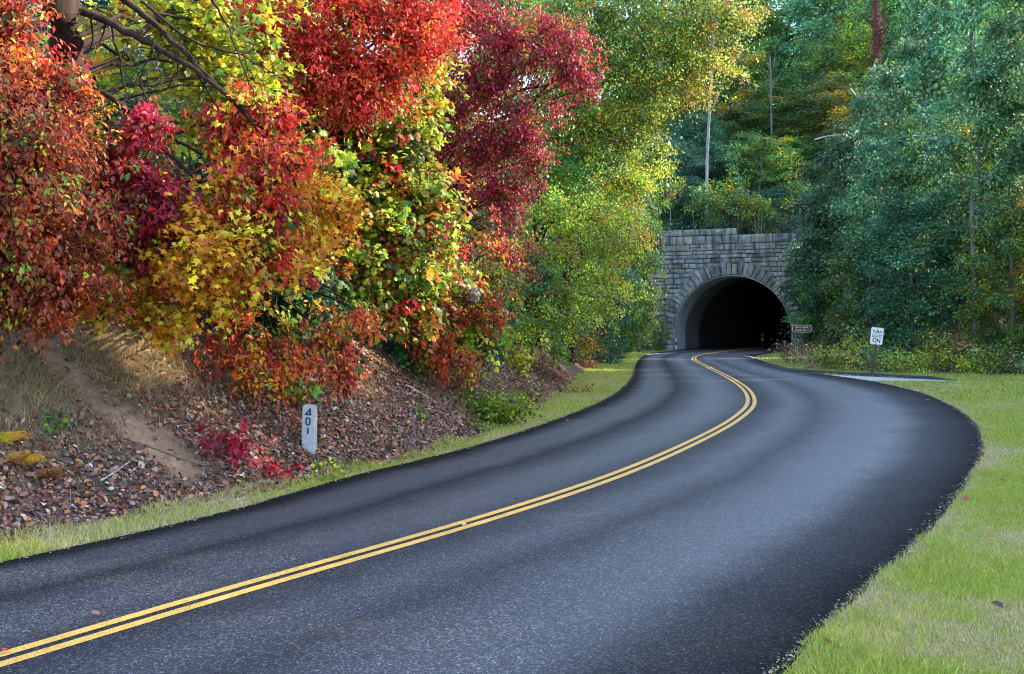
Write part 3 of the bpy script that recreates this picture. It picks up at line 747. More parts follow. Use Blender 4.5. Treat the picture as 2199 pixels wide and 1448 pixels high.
MIX = [LGR, OLV, YGR, DGR, ORG, GRN, (.30, .06, .02), (.42, .10, .02)]
TREE_GROUP = 'autumn trees on the left bank'
def tree(name, label, cat, base, trunk, lobes, kind, mat=M_LEAF, bark=M_BARK, front=0.6, group=None, seed=1, single=0, bare=6, limb_r=0.05, partname='crown', blend=True, leaf=1.0, mix=None):
    """trunk: list of (point, radius). lobes in world coordinates"""
    rng = np.random.default_rng(seed)
    for l_ in lobes:
        l_['size'] *= leaf; l_['n'] = int(l_['n'] / leaf ** 1.35)
        if mix is not None: l_['mix'] = mix
    b = np.array(base, float); root = empty(name, b); tag(root, label, cat, group)
    if trunk:
        tp = np.array([q[0] for q in trunk], float); tr_ = [q[1] for q in trunk]
        k = max(8, len(tp) * 4); s = np.linspace(0, len(tp) - 1, k); ii_ = np.arange(len(tp))
        pp = np.stack([np.interp(s, ii_, tp[:, m_]) for m_ in range(3)], 1)
        pp[1:-1] += rng.normal(0, 0.05, (k - 2, 3)) * np.array([1, 1, 0.2])
        rad = np.interp(s, ii_, tr_)
        rad[0] *= 1.5; rad[1] *= 1.15
        V, q = tube(pp - b, rad, 10); link('trunk', mesh_tris('trunk', V, q, smooth=True), bark, root)
    if blend and lobes and lobes[0].get('spray') and max(l_['n'] for l_ in lobes) > 150:
        ex = []
        for l_ in lobes:
            for _ in range(2):
                if rng.random() < .85:
                    a_ = rng.uniform(0, 6.28); rr_ = np.asarray(l_['r']); q_ = rng.uniform(1.0, 1.75)
                    ex.append(dict(l_, c=np.asarray(l_['c']) + np.array([math.cos(a_) * q_, -rng.uniform(.0, .5), math.sin(a_) * q_ + .05]) * rr_, r=tuple(rr_ * rng.uniform(.28, .5)), n=max(12, int(l_['n'] * .09)), split=3))
        lobes = lobes + ex
    P, T, Nn, S, C, CC = scatter(lobes, rng, front)
    for li, lb in enumerate(lobes):
        tb = Tubes(); c = np.asarray(lb['c'], float)
        if trunk:
            hgt = c[2] - lb['r'][2] * 0.2 - 0.35 * np.linalg.norm((c - tp[0])[:2])
            zi = float(np.clip(hgt, min(tp[0][2], tp[-1][2]) + 0.3, max(tp[0][2], tp[-1][2])))
            o_ = np.argsort(pp[:, 2]); st = np.array([np.interp(zi, pp[o_, 2], pp[o_, m_]) for m_ in range(3)])
            L = np.linalg.norm(c - st)
            kk_ = (5, 4) if lb.get('split') == 3 else (8, 6)
            tb.add(curvy(st, c, 0.08, kk_[0], 0.03, rng) - b, np.linspace(max(limb_r, 0.012 * L), limb_r * 0.35, kk_[0]) * (.5 if kk_[1] == 4 else 1), kk_[1])
        nb = min(len(CC[li]), bare if lb.get('split') != 3 else 0)
        for q in CC[li][:nb]:
            tb.add(curvy(c, q, 0.06, 5, 0.05, rng) - b, np.linspace(limb_r * 0.32, limb_r * 0.08, 5), 4)
        if tb.V: link('branch', tb.mesh('branch'), bark, root)
    single_mask = np.zeros(len(P), bool)
    if single:
        # the leaves that show largest: towards the road side of the crown and close
        cc_all = np.concatenate([np.repeat(np.asarray(lb['c'])[None], int(lb['n']), 0) for lb in lobes]); rr_all = np.concatenate([np.repeat(np.asarray(lb['r'])[None], int(lb['n']), 0) for lb in lobes])
        rel = (P - cc_all) / rr_all; score = -rel[:, 1] * 1.0 + S / np.mean(S) * 0.7 - np.abs(rel[:, 0]) * 0.2
        sx_ = CXP + F * P[:, 0] / P[:, 1]; sy_ = HOR - F * (P[:, 2] - CH) / P[:, 1]
        score = np.where((sx_ > 5) & (sx_ < 2190) & (sy_ > 5) & (sy_ < 1440), score, -9)
        pick = np.argsort(-score)[:single]; single_mask[pick] = True
        V0, F0 = TM[kind]; pm = {}
        pool = C[pick]
        for k_ in range(6):
            me_ = mesh_tris('leaf', V0, F0, np.repeat(pool[(k_ * len(pool)) // 6][None], len(F0), 0)); me_.materials.append(mat); pm[k_] = (me_, pool[(k_ * len(pool)) // 6])
        for q in pick:
            kk = min(pm, key=lambda z_: float(np.abs(np.log(pm[z_][1] / C[q])).sum()))
            o = link('leaf', pm[kk][0], None, root)
            t_ = T[q] / np.linalg.norm(T[q]); x_ = np.cross(t_, Nn[q]); x_ /= np.linalg.norm(x_); z_ = np.cross(x_, t_)
            o.matrix_basis = Matrix(((x_[0] * S[q], t_[0] * S[q], z_[0] * S[q], P[q][0] - b[0]), (x_[1] * S[q], t_[1] * S[q], z_[1] * S[q], P[q][1] - b[1]), (x_[2] * S[q], t_[2] * S[q], z_[2] * S[q], P[q][2] - b[2]), (0, 0, 0, 1)))
    km = ~single_mask
    me_ = build_leaves(partname, kind, P[km] - b, T[km], Nn[km], S[km], C[km])
    o = link(partname, me_, mat, root); o['kind'] = 'stuff'
    return root

def L_(px, py, Y, rx, ry, n, pal, size, sig=0.22, per=16, rd=None, droop=0.5):
    s = Y / F
    return dict(c=at(px, py, Y), r=(rx * s * 1.08, (rd if rd else max(rx, ry) * s * 0.9), ry * s * 1.08), n=int(n * 2.6), pal=pal, size=size * .575, sig=sig * 1.05, per=per, droop=droop, split=9, spray=1)

def trunk_to(px, Y, dback, top, r0, r1, lean=0.0):
    """a trunk that stands on the bank dback metres behind depth Y and rises to a given height"""
    x = (px - CXP) * Y / F; p = np.array([x - dback * 0.55, Y + dback * 0.8])
    z = ground_z(*p)
    base = np.array([p[0], p[1], z - 0.1])
    mid = base + np.array([lean * 0.4, -lean * 0.2, (top - z) * 0.5]); tp = base + np.array([lean, -lean * 0.5, top - z])
    return base, [(base, r0), (mid, (r0 + r1) / 2), (tp, r1)]

# ------------------------------------------------------------------ the autumn trees on the left bank
G = TREE_GROUP
b, tk = trunk_to(-60, 13.5, 2.2, 6.5, 0.16, 0.06)
tree('rust_tree', 'rust red and brown tree with long drooping leaves above the bare soil streak', 'tree', b, tk, [
    L_(20, 300, 12.6, 110, 90, 1950, P_RUST, 0.105, .17), L_(70, 420, 12.2, 115, 90, 2210, P_RUST, .108, .17), L_(20, 480, 11.8, 100, 100, 1950, P_RUST, .108, .17),
    L_(110, 520, 12.4, 95, 80, 1690, P_RUST, .108, .16), L_(25, 600, 12.0, 100, 62, 1690, P_RUST, .108, .16), L_(95, 605, 12.3, 75, 50, 1040, P_RUST, 0.105, .15),
    L_(50, 655, 11.9, 80, 26, 780, P_RUST, .10, .13), L_(150, 250, 13.2, 70, 60, 780, P_RUST, .10, .17), L_(120, 345, 12.8, 80, 60, 1040, P_RUST, 0.105, .16),
    L_(-60, 450, 11.8, 70, 250, 1170, P_RUST, .108, .2)],
    'long', seed=11, leaf=1.3, mix=.10, single=220, group=G)
b, tk = trunk_to(-20, 14.5, 2.5, 8.5, 0.2, 0.08)
tree('orange_tree', 'orange and gold leaved boughs left of the thick dark trunk', 'tree', b, tk, [
    L_(12, 40, 13.4, 62, 65, 1100, P_ORUST, .11, .15), L_(30, 150, 13.2, 100, 70, 1300, P_ORUST, .115, .17), L_(100, 165, 13.4, 70, 42, 800, P_ORUST, .115, .15),
    L_(-60, 80, 13.2, 60, 140, 700, P_ORUST, .115, .2), L_(150, 205, 13.6, 50, 35, 300, P_ORUST, .11, .15), L_(40, 220, 13.0, 80, 40, 500, P_RUST, .12, .16)],
    'long', seed=12, leaf=1.35, mix=.08, group=G, blend=False)
x0 = at(170, 520, 15.6); zb = ground_z(x0[0], x0[1])
ytk = [((x0[0], x0[1], zb - .1), 0.30), (at(155, 300, 15.0), 0.25), (at(128, 30, 14.3), 0.235), (at(95, -320, 14.0), 0.2)]
yt = tree('yellow_green_maple', 'yellow green maple with a thick dark trunk and bare sweeping limbs', 'tree', (x0[0], x0[1], zb), ytk, [
    L_(330, 25, 17.0, 120, 70, 700, P_YG, .12, .22, rd=1.0), L_(470, 60, 17.2, 120, 80, 900, P_YG, .12, .22, rd=1.0), L_(540, 170, 17.0, 90, 80, 700, P_YG, .12, .22, rd=.9),
    L_(420, 150, 17.8, 90, 70, 450, P_YG, .12, .2, rd=.8), L_(280, 130, 17.8, 90, 60, 260, P_YG, .12, .2, rd=.8), L_(400, 270, 17.2, 100, 60, 420, P_YG, .12, .2, rd=.8),
    L_(520, 280, 17.0, 80, 60, 450, P_YG, .12, .2, rd=.8), L_(200, 190, 16.8, 70, 60, 220, P_YG, .12, .2, rd=.7), L_(240, 330, 16.6, 70, 40, 160, P_YG, .12, .18, rd=.6),
    L_(600, 60, 19.6, 90, 70, 450, P_YG, .12, .22, rd=.8), L_(640, 330, 17.5, 70, 60, 380, P_GY, .12, .2, rd=.7)],
    'star', seed=13, leaf=1.55, mix=.06, limb_r=0.035, group=G)
tb = Tubes()
for pts, r0 in [([(150, 10), (240, 50), (330, 95), (420, 150), (500, 215), (570, 280)], .065), ([(250, -15), (340, 60), (430, 145), (520, 235), (600, 330), (640, 400)], .05),
                ([(140, 160), (230, 205), (330, 268), (430, 330), (560, 395)], .05), ([(350, 320), (430, 390), (500, 435), (560, 455)], .03), ([(235, 48), (256, 120), (268, 190), (258, 300)], .022),
                ([(420, 150), (470, 240), (480, 330), (520, 420)], .018), ([(330, 95), (300, 170), (330, 250), (370, 330)], .018), ([(450, -10), (490, 60), (530, 160), (560, 250)], .02),
                ([(520, 235), (470, 300), (465, 380)], .012), ([(200, 30), (195, 110), (170, 170)], .016), ([(300, 0), (410, 90), (520, 120), (640, 190)], .022)]:
    p = np.array([at(px, py, 14.6 + 0.2 * math.sin(k * 1.7 + px)) for k, (px, py) in enumerate(pts)]) - np.array([x0[0], x0[1], zb])
    s = np.linspace(0, len(p) - 1, len(p) * 4); pi = np.stack([np.interp(s, np.arange(len(p)), p[:, k]) for k in range(3)], 1) + RNG.normal(0, .012, (len(s), 3))
    tb.add(pi, np.linspace(r0, r0 * .3, len(s)), 6)
    for k in range(4, len(s) - 2, 3):
        q = pi[k] + np.array([RNG.normal(0, .35), RNG.normal(0, .25), -abs(RNG.normal(.1, .35))]); tb.add(curvy(pi[k], q, -.05, 5, .06), np.linspace(r0 * .22 + .003, .003, 5), 4)
link('branch', tb.mesh('branch'), M_BARK, yt)

b, tk = trunk_to(330, 14.8, 2.4, 5.6, 0.09, 0.03)
tree('crimson_tree', 'crimson tree with a hanging curtain of deep red leaves and one scarlet tuft', 'tree', b, tk, [
    L_(305, 270, 13.8, 42, 34, 330, ([RED, (0.62, .03, .03)], [3, 2]), .115, .13), L_(275, 360, 13.7, 60, 55, 620, P_CRIM, .12, .15), L_(300, 450, 13.6, 70, 65, 850, P_CRIM, .12, .15), L_(325, 525, 13.6, 50, 40, 420, P_CRIM, .12, .13),
    L_(240, 330, 13.7, 40, 30, 160, P_CRIM, .11, .12)], 'long', seed=14, leaf=1.4, mix=.06, single=150, group=G, limb_r=.02)
b, tk = trunk_to(600, 15.8, 2.4, 6.0, 0.10, 0.03)
tree('scarlet_tree', 'scarlet and orange red tree between the crimson curtain and the golden maple', 'tree', b, tk, [
    L_(500, 270, 14.6, 50, 50, 330, P_REDORG, .12, .15), L_(560, 240, 14.8, 60, 50, 300, P_REDORG, .12, .15), L_(520, 380, 14.4, 60, 60, 560, P_REDORG, .12, .15), L_(590, 350, 14.6, 60, 45, 420, P_REDORG, .12, .15),
    L_(570, 440, 14.4, 80, 50, 750, P_REDORG, .12, .15), L_(520, 510, 14.3, 60, 50, 450, P_CRIM, .12, .14), L_(580, 560, 14.3, 60, 40, 420, P_REDORG, .12, .14), L_(610, 260, 15.0, 60, 45, 260, P_REDORG, .12, .15)],
    'long', seed=15, leaf=1.4, mix=.12, single=160, group=G, limb_r=.02)
b, tk = trunk_to(420, 16.0, 2.6, 5.4, 0.13, 0.04)
tree('golden_maple', 'golden yellow maple with lobed leaves drooping over the leaf litter', 'tree', b, tk, [
    L_(300, 560, 13.9, 90, 50, 620, P_GOLD, .105, .17), L_(410, 550, 13.7, 100, 60, 850, P_GOLD, .105, .17), L_(500, 580, 13.8, 90, 50, 700, P_GOLD, .105, .17), L_(310, 655, 13.7, 90, 36, 560, P_GOLD, .10, .14),
    L_(365, 700, 13.6, 45, 30, 300, P_GOLD, .10, .12), L_(400, 450, 14.2, 80, 45, 380, P_GOLD, .105, .17), L_(220, 590, 14.2, 40, 30, 150, P_GOLD, .10, .14), L_(460, 490, 14.2, 80, 40, 420, P_GOLD, .105, .16),
    L_(210, 410, 15.4, 60, 40, 170, P_YG, .105, .16), L_(470, 640, 13.8, 70, 26, 260, P_GOLD, .10, .13)],
    'maple', seed=16, leaf=1.42, mix=.05, single=200, group=G, limb_r=.025)
b, tk = trunk_to(690, 17.0, 2.6, 5.2, 0.09, 0.03)
tree('orange_maple', 'bright orange maple spray over a dark green gap left of the mixed maple', 'tree', b, tk, [
    L_(640, 490, 15.2, 80, 45, 650, P_ORANGE, .10, .16), L_(710, 440, 15.4, 60, 45, 520, P_ORANGE, .10, .15), L_(600, 540, 15.0, 60, 36, 380, P_ORANGE, .10, .14), L_(690, 520, 15.3, 50, 30, 280, P_ORANGE, .10, .14), L_(640, 420, 15.6, 40, 30, 160, P_YG, .10, .14)],
    'maple', seed=17, leaf=1.4, mix=.05, single=120, group=G, limb_r=.02)
b, tk = trunk_to(690, 20.0, 2.6, 10.5, 0.18, 0.06)
tree('bright_red_tree', 'bright red tree filling the top of the picture above the mixed maple', 'tree', b, tk, [
    L_(600, 40, 18.6, 80, 70, 900, P_BRED, .13, .2), L_(680, 90, 18.5, 90, 80, 1400, P_BRED, .13, .2), L_(780, 60, 18.6, 110, 90, 2000, P_BRED, .13, .2), L_(760, 150, 18.4, 100, 70, 1300, P_BRED, .13, .19),
    L_(870, 50, 18.8, 80, 90, 1400, P_BRED, .13, .2), L_(890, 110, 18.8, 50, 50, 550, P_BRED, .13, .18), L_(740, 220, 18.4, 60, 40, 420, P_BRED, .13, .17), L_(800, 200, 18.5, 50, 40, 350, P_BRED, .13, .16),
    L_(560, 60, 18.4, 60, 60, 560, P_BRED, .13, .18), L_(590, 140, 18.4, 50, 45, 380, P_BRED, .13, .17), L_(640, 200, 18.3, 50, 40, 330, P_BRED, .13, .16), L_(930, 60, 19.0, 50, 70, 600, P_BRED, .13, .18), L_(840, 170, 18.6, 60, 40, 420, P_BRED, .13, .16), L_(680, 185, 18.5, 50, 35, 350, P_BRED, .13, .16), L_(700, -60, 18.8, 250, 60, 1300, P_BRED, .13, .22)],
    'long', seed=18, leaf=1.2, mix=.07, group=G)
b, tk = trunk_to(800, 22.5, 2.8, 7.5, 0.16, 0.05)
tree('mixed_maple', 'maple turning from green to yellow and orange above the milepost', 'tree', b, tk, [
    L_(770, 290, 20.4, 90, 60, 700, P_GY, .13, .22), L_(860, 300, 20.6, 80, 80, 900, P_GY, .13, .22), L_(700, 300, 20.4, 60, 60, 420, P_GY, .13, .2), L_(820, 400, 20.2, 90, 60, 900, P_GY, .13, .22), L_(720, 380, 20.4, 70, 40, 420, P_GY, .13, .2),
    L_(900, 400, 20.6, 60, 60, 520, P_GY, .13, .2), L_(800, 490, 20.0, 80, 50, 800, P_GY, .13, .2), L_(890, 500, 20.4, 60, 45, 520, P_GY, .13, .2), L_(780, 580, 19.8, 90, 55, 900, P_GY, .13, .2), L_(860, 600, 20.0, 70, 45, 620, P_GY, .13, .2),
    L_(720, 640, 19.6, 70, 45, 520, P_GY, .13, .19), L_(820, 670, 19.8, 70, 35, 450, P_GY, .13, .18), L_(900, 200, 21.0, 60, 50, 320, P_YG, .13, .2), L_(930, 470, 20.9, 50, 60, 420, P_GY, .13, .2), L_(900, 660, 20.6, 60, 50, 420, P_GY, .13, .2), L_(940, 600, 20.9, 50, 45, 330, P_YG, .13, .19), L_(840, 220, 21.0, 40, 30, 200, P_YG, .13, .18), L_(690, 560, 19.9, 40, 40, 250, P_GY, .12, .18)],
    'star', seed=19, leaf=1.5, group=G, single=120)
b, tk = trunk_to(640, 20.5, 1.8, 4.8, 0.06, 0.03)
tree('green_sapling', 'dark green leafy sapling in the shade behind the orange spray', 'tree', b, tk, [
    L_(650, 600, 18.0, 60, 45, 420, P_DG, .13, .2), L_(560, 670, 17.8, 60, 35, 320, P_DG, .13, .19), L_(690, 390, 18.6, 40, 50, 300, P_DG, .13, .19), L_(200, 560, 17.0, 60, 40, 150, P_DG, .13, .19), L_(640, 660, 17.8, 50, 30, 260, P_DG, .13, .19), L_(700, 690, 18.2, 50, 30, 240, P_GRN if False else P_DG, .12, .18)],
    'star', seed=20, leaf=1.4, mix=.0, group=G, limb_r=.02)
b, tk = trunk_to(1010, 28.0, 2.8, 11.0, 0.2, 0.06)
tree('wine_red_tree', 'tall wine red tree leaning out over the verge beside the green maple', 'tree', b, tk, [
    L_(970, 60, 26.2, 70, 70, 1100, P_DRED, .135, .24), L_(1040, 40, 26.2, 80, 60, 1200, P_BRED, .135, .24), L_(1100, 100, 25.8, 80, 60, 1300, P_DRED, .135, .24), L_(1170, 120, 25.6, 70, 50, 1000, P_DRED, .135, .22), L_(1235, 150, 25.4, 48, 40, 520, P_DRED, .135, .2),
    L_(1000, 160, 26.0, 80, 60, 1200, P_DRED, .135, .24), L_(1080, 190, 25.8, 80, 55, 1200, P_DRED, .135, .24), L_(1180, 60, 26.0, 60, 40, 420, P_BRED, .135, .22), L_(980, 250, 26.0, 60, 55, 800, P_DRED, .135, .22), L_(1060, 270, 25.8, 70, 50, 950, P_DRED, .135, .22), L_(1120, 240, 25.7, 50, 40, 450, P_DRED, .135, .2),
    L_(940, 200, 26, 50, 60, 520, P_DRED, .135, .22), L_(960, 330, 26, 50, 50, 450, P_DRED, .135, .22), L_(1140, 300, 25.6, 40, 40, 380, P_DRED, .135, .2), L_(1110, 400, 25.5, 40, 36, 330, P_DRED, .135, .2), L_(1060, 540, 25.4, 44, 50, 380, P_DRED, .135, .2), L_(1100, 590, 25.3, 30, 34, 200, P_DRED, .13, .18),
    L_(1100, 320, 25.6, 45, 40, 480, P_DRED, .135, .2), L_(1150, 350, 25.5, 30, 25, 180, P_DRED, .135, .16), L_(1030, 350, 25.8, 50, 45, 520, P_DRED, .135, .2), L_(1075, 410, 25.6, 45, 45, 480, P_DRED, .135, .2), L_(1090, 480, 25.4, 36, 40, 350, P_DRED, .13, .18), L_(1000, 420, 25.8, 50, 40, 350, P_DRED, .13, .2), L_(1250, 185, 25.3, 30, 22, 160, P_DRED, .13, .15), L_(1020, -50, 26.2, 170, 50, 900, P_BRED, .135, .25)],
    'long', seed=21, leaf=1.15, mix=.20, group=G)
b, tk = trunk_to(960, 25.5, 2.2, 4.6, 0.08, 0.03)
tree('magenta_tree', 'low crimson pink tree around the grey paper nest above the green bramble', 'tree', b, tk, [
    L_(930, 560, 23.0, 60, 34, 480, P_CRIM, .125, .18), L_(990, 580, 23.2, 60, 34, 480, P_CRIM, .125, .18), L_(900, 480, 23.2, 40, 30, 140, P_DRED, .125, .18), L_(975, 480, 23.4, 50, 45, 260, P_DRED, .125, .18), L_(950, 650, 22.6, 50, 34, 420, P_RED, .125, .16), L_(1030, 660, 22.8, 50, 24, 330, P_CRIM, .125, .15), L_(1065, 685, 22.8, 28, 16, 140, P_RED, .12, .12),
    L_(920, 730, 22.2, 40, 36, 380, P_RED, .125, .15), L_(970, 770, 22.2, 48, 30, 400, P_RED, .125, .15), L_(1010, 800, 22.2, 28, 14, 130, P_RED, .12, .12), L_(940, 690, 22.4, 34, 30, 220, P_RED, .12, .14), L_(1000, 655, 22.4, 26, 10, 60, P_CRIM, .12, .10), L_(1030, 610, 22.4, 18, 10, 40, P_RED, .12, .10), L_(985, 605, 22.4, 18, 14, 45, P_DRED, .12, .10), L_(1040, 530, 23.6, 60, 40, 350, P_DRED, .125, .18), L_(1060, 600, 23.4, 50, 36, 260, P_GY, .12, .18)],
    'long', seed=22, leaf=1.25, mix=.42, group=G, limb_r=.022)
b, tk = trunk_to(600, 18.0, 1.6, 3.4, 0.05, 0.02)
tree('red_sapling', 'red and green maple sapling sprawling on the bank above the milepost', 'tree', b, tk, [
    L_(500, 710, 16.2, 50, 30, 136, P_CRIM, .12, .15), L_(550, 750, 16.0, 70, 50, 161, P_REDORG, .12, .15), L_(520, 790, 15.9, 60, 24, 130, P_RED, .12, .14), L_(600, 700, 16.4, 70, 50, 204, P_GY, .115, .15), L_(640, 765, 16.0, 70, 50, 161, P_REDORG, .12, .15), L_(715, 725, 16.3, 70, 55, 186, P_REDORG, .12, .16), L_(740, 800, 16.1, 44, 20, 186, P_CRIM, .125, .13), L_(780, 690, 16.6, 40, 36, 186, P_DRED, .12, .15), L_(580, 810, 15.9, 40, 16, 105, P_ORANGE, .11, .13), L_(460, 740, 16.2, 30, 26, 93, P_CRIM, .12, .13)],
    'long', seed=23, leaf=1.35, group=G, limb_r=.018, single=120)
b, tk = trunk_to(830, 23.0, 1.5, 4.0, 0.05, 0.02)
tree('yellow_green_sapling', 'yellow green sapling with fresh leaves below the crimson pink tree', 'tree', b, tk, [
    L_(1020, 720, 24.0, 50, 40, 420, P_YG, .12, .17), L_(960, 620, 24.2, 50, 34, 260, P_YG, .12, .17), L_(880, 720, 22.8, 50, 40, 330, P_DG, .12, .17), L_(850, 770, 22.4, 40, 30, 240, P_DG, .12, .17), L_(1000, 670, 24.2, 60, 40, 330, P_GY, .12, .17), L_(900, 650, 23.5, 40, 40, 220, P_GY, .12, .17), L_(1060, 740, 24.5, 40, 30, 220, P_DG, .12, .17)],
    'star', seed=24, leaf=1.4, group=G, limb_r=.02)
b, tk = trunk_to(1330, 43.0, 3.5, 17.0, 0.30, 0.08)
tree('green_maple', 'tall green maple with a rim tinted as sunlit overhanging the road before the tunnel', 'tree', b, tk, [
    L_(1230, 40, 40, 70, 70, 1500, P_GREEN, .16, .34), L_(1320, 40, 39.5, 80, 70, 2000, P_GREEN, .16, .34), L_(1410, 60, 39.5, 80, 70, 2000, P_GREEN, .16, .34), L_(1490, 50, 40, 75, 60, 1700, P_GREENY, .16, .32), L_(1560, 40, 40.5, 55, 60, 1100, P_RIMLIGHT, .16, .3), L_(1500, 130, 40, 60, 45, 1000, P_RIMLIGHT, .16, .3),
    L_(1340, 140, 39, 80, 55, 1700, P_GREEN, .16, .33), L_(1420, 165, 39.5, 60, 50, 1200, P_GREENY, .16, .3), L_(1470, 190, 40, 50, 30, 700, P_RIMLIGHT, .16, .27), L_(1270, 150, 39.5, 70, 60, 1300, P_GREEN, .16, .33), L_(1220, 230, 39, 70, 50, 1300, P_GREEN, .16, .31), L_(1310, 240, 38.6, 80, 45, 1500, P_GREENY, .16, .3), L_(1390, 250, 39, 50, 35, 800, P_GREENY, .16, .28), L_(1200, 300, 38.6, 60, 40, 900, P_GREEN, .16, .3), L_(1280, 310, 38.2, 70, 40, 1100, P_GREENY, .16, .3), L_(1350, 310, 38.6, 50, 30, 600, P_GREENY, .16, .26), L_(1180, 370, 38.4, 50, 34, 600, P_GREEN, .16, .27),
    L_(1400, -60, 40, 220, 60, 2200, P_GREEN, .16, .36)],
    'small', seed=25, group=G)
b, tk = trunk_to(1240, 39.0, 2.6, 9.0, 0.14, 0.05)
tree('yellow_green_tree', 'bushy yellow green tree with a dull orange rim tinted as sunlit left of the stone wall', 'tree', b, tk, [
    L_(1250, 390, 38, 80, 45, 1300, P_GREEN, .14, .3), L_(1330, 400, 38, 60, 45, 1000, P_RIMLIGHT, .14, .28), L_(1375, 395, 38.5, 38, 34, 560, P_RIMLIGHT, .14, .25), L_(1335, 470, 38, 44, 42, 850, P_RIMLIGHT, .14, .26), L_(1270, 470, 37, 70, 45, 1100, P_SHRUBY, .14, .28), L_(1190, 460, 36, 60, 45, 900, P_GREENY, .14, .27), L_(1318, 540, 37.6, 44, 40, 760, P_RIMLIGHT, .14, .25), L_(1250, 550, 36, 70, 45, 1100, P_SHRUBY, .14, .27), L_(1170, 540, 35, 50, 40, 700, P_SHRUBY, .14, .26), L_(1300, 610, 37, 46, 36, 800, P_RIMLIGHT, .14, .24), L_(1220, 630, 35.5, 60, 40, 900, P_SHRUBY, .14, .25), L_(1150, 620, 34, 50, 40, 650, P_DG, .14, .25),
    L_(1285, 670, 36.5, 42, 30, 600, P_RIMLIGHT, .135, .22), L_(1230, 700, 35.5, 50, 34, 650, P_SHRUBY, .135, .23), L_(1150, 700, 33.5, 50, 36, 520, P_GREENY, .135, .23), L_(1255, 740, 36.5, 30, 24, 300, ([RUST, TAN, YGR, ORG], [3, 2, 2, 1]), .13, .2), L_(1190, 755, 34.5, 40, 26, 350, P_SHRUBY, .13, .2), L_(1110, 740, 32.5, 44, 36, 420, P_YG, .13, .2), L_(1110, 560, 33.5, 40, 40, 400, P_DRED, .13, .23)],
    'small', seed=26, group=G)

# hornet nest hanging among the crimson pink leaves
npos = at(1012, 632, 22.55)
th_, ph_ = np.meshgrid(np.linspace(0, 2 * math.pi, 25)[:-1], np.linspace(0.0, math.pi, 15))
rr_n = 0.17 * (1 + 0.10 * np.sin(ph_ * 9 + 1.3 * np.sin(th_ * 2))) * (0.85 + 0.2 * np.sin(ph_ * 0.7))
NV = np.stack([rr_n * np.sin(ph_) * np.cos(th_), rr_n * np.sin(ph_) * np.sin(th_), 1.25 * rr_n * np.cos(ph_)], -1).reshape(-1, 3)
hole = np.linalg.norm(unit(NV) - unit(np.array([[0.25, -0.93, -0.3]])), axis=1); NV *= np.where(hole < 0.22, 0.7, 1)[:, None] * np.exp(RNG.normal(0, .045, (len(NV), 1))); NV[:, 0] *= 1.05
ni = np.arange(15 * 24).reshape(15, 24); NQ = np.stack([ni[:-1], np.roll(ni, -1, 1)[:-1], np.roll(ni, -1, 1)[1:], ni[1:]], -1).reshape(-1, 4)
nest = empty('hornet_nest', npos); tag(nest, 'grey papery hornet nest hanging among crimson leaves', 'nest')
link('paper_shell', mesh_tris('paper_shell', NV, NQ, smooth=True), M_NEST, nest)
tb = Tubes(); tb.add(curvy((0, 0, .18), (-.1, .3, .55), 0, 5, .03), np.linspace(.012, .008, 5), 5); link('twig', tb.mesh('twig'), M_TWIG, nest)

# ------------------------------------------------------------------ forest on the hill: prototypes, then copies
P_F1 = ([BGR, TEAL, PALE, GRN, (0.06, 0.15, 0.09)], [5, 3, 4, 3, 2.5])
P_F2 = ([GRN, BGR, (0.09, 0.20, 0.05), LGR, TEAL, YGR], [5, 2.5, 3, 2.5, 1.5, .6])
P_F3 = ([LGR, YGR, GRN, OLV, ORG], [4, 2, 4, 2, 0.6])
P_F4 = ([OLV, GRN, (0.25, 0.22, 0.05), GOLD, BGR], [4, 3, 2, 0.8, 2])
P_F5 = ([DGR, TEAL, (0.05, 0.09, 0.07)], [3, 4, 3])
P_F6 = ([(0.16, 0.14, 0.06), (0.28, 0.19, 0.07), OLV, BGR], [3, 2, 3, 2])

def proto(name, H, rad, low, pal, nl, size, kind, seed, droop=0.5, trunk_r=0.16, bark=M_BARK_G, sig=0.30, n_lobe=40, gold=0.0):
    rng = np.random.default_rng(seed)
    lobes = []
    for k in range(n_lobe):
        t = (k + rng.uniform(0, 1)) / n_lobe
        zc = low * H + (1 - low) * H * t
        prof = math.sin(math.pi * (0.12 + 0.80 * t)) ** 0.8
        a_ = k * 2.4 + rng.uniform(-.5, .5); rd = rad * prof * rng.uniform(0.40, 1.0)
        lr = rad * rng.uniform(0.18, 0.36)
        pl = pal
        if rng.random() < gold: pl = ([GOLD, YGR, ORG, OLV], [3, 3, 1, 2])
        lobes.append(dict(c=(rd * math.cos(a_), rd * math.sin(a_), zc), r=(lr * 1.15, lr * 1.15, lr * 0.42), split=4, n=nl // n_lobe, pal=pl, size=size, sig=sig, per=22, droop=droop))
    tk = [((0, 0, -0.6), trunk_r), ((rng.uniform(-.2, .2), rng.uniform(-.2, .2), H * 0.5), trunk_r * 0.7), ((rng.uniform(-.3, .3), rng.uniform(-.3, .3), H * 0.93), trunk_r * 0.2)]
    t = tree(name, None, None, (0, 0, 0), tk, lobes, kind, M_LEAF_G, bark, 0.0, None, seed, 0, 4, 0.04)
    t.location = (0, -500, 0)
    return t
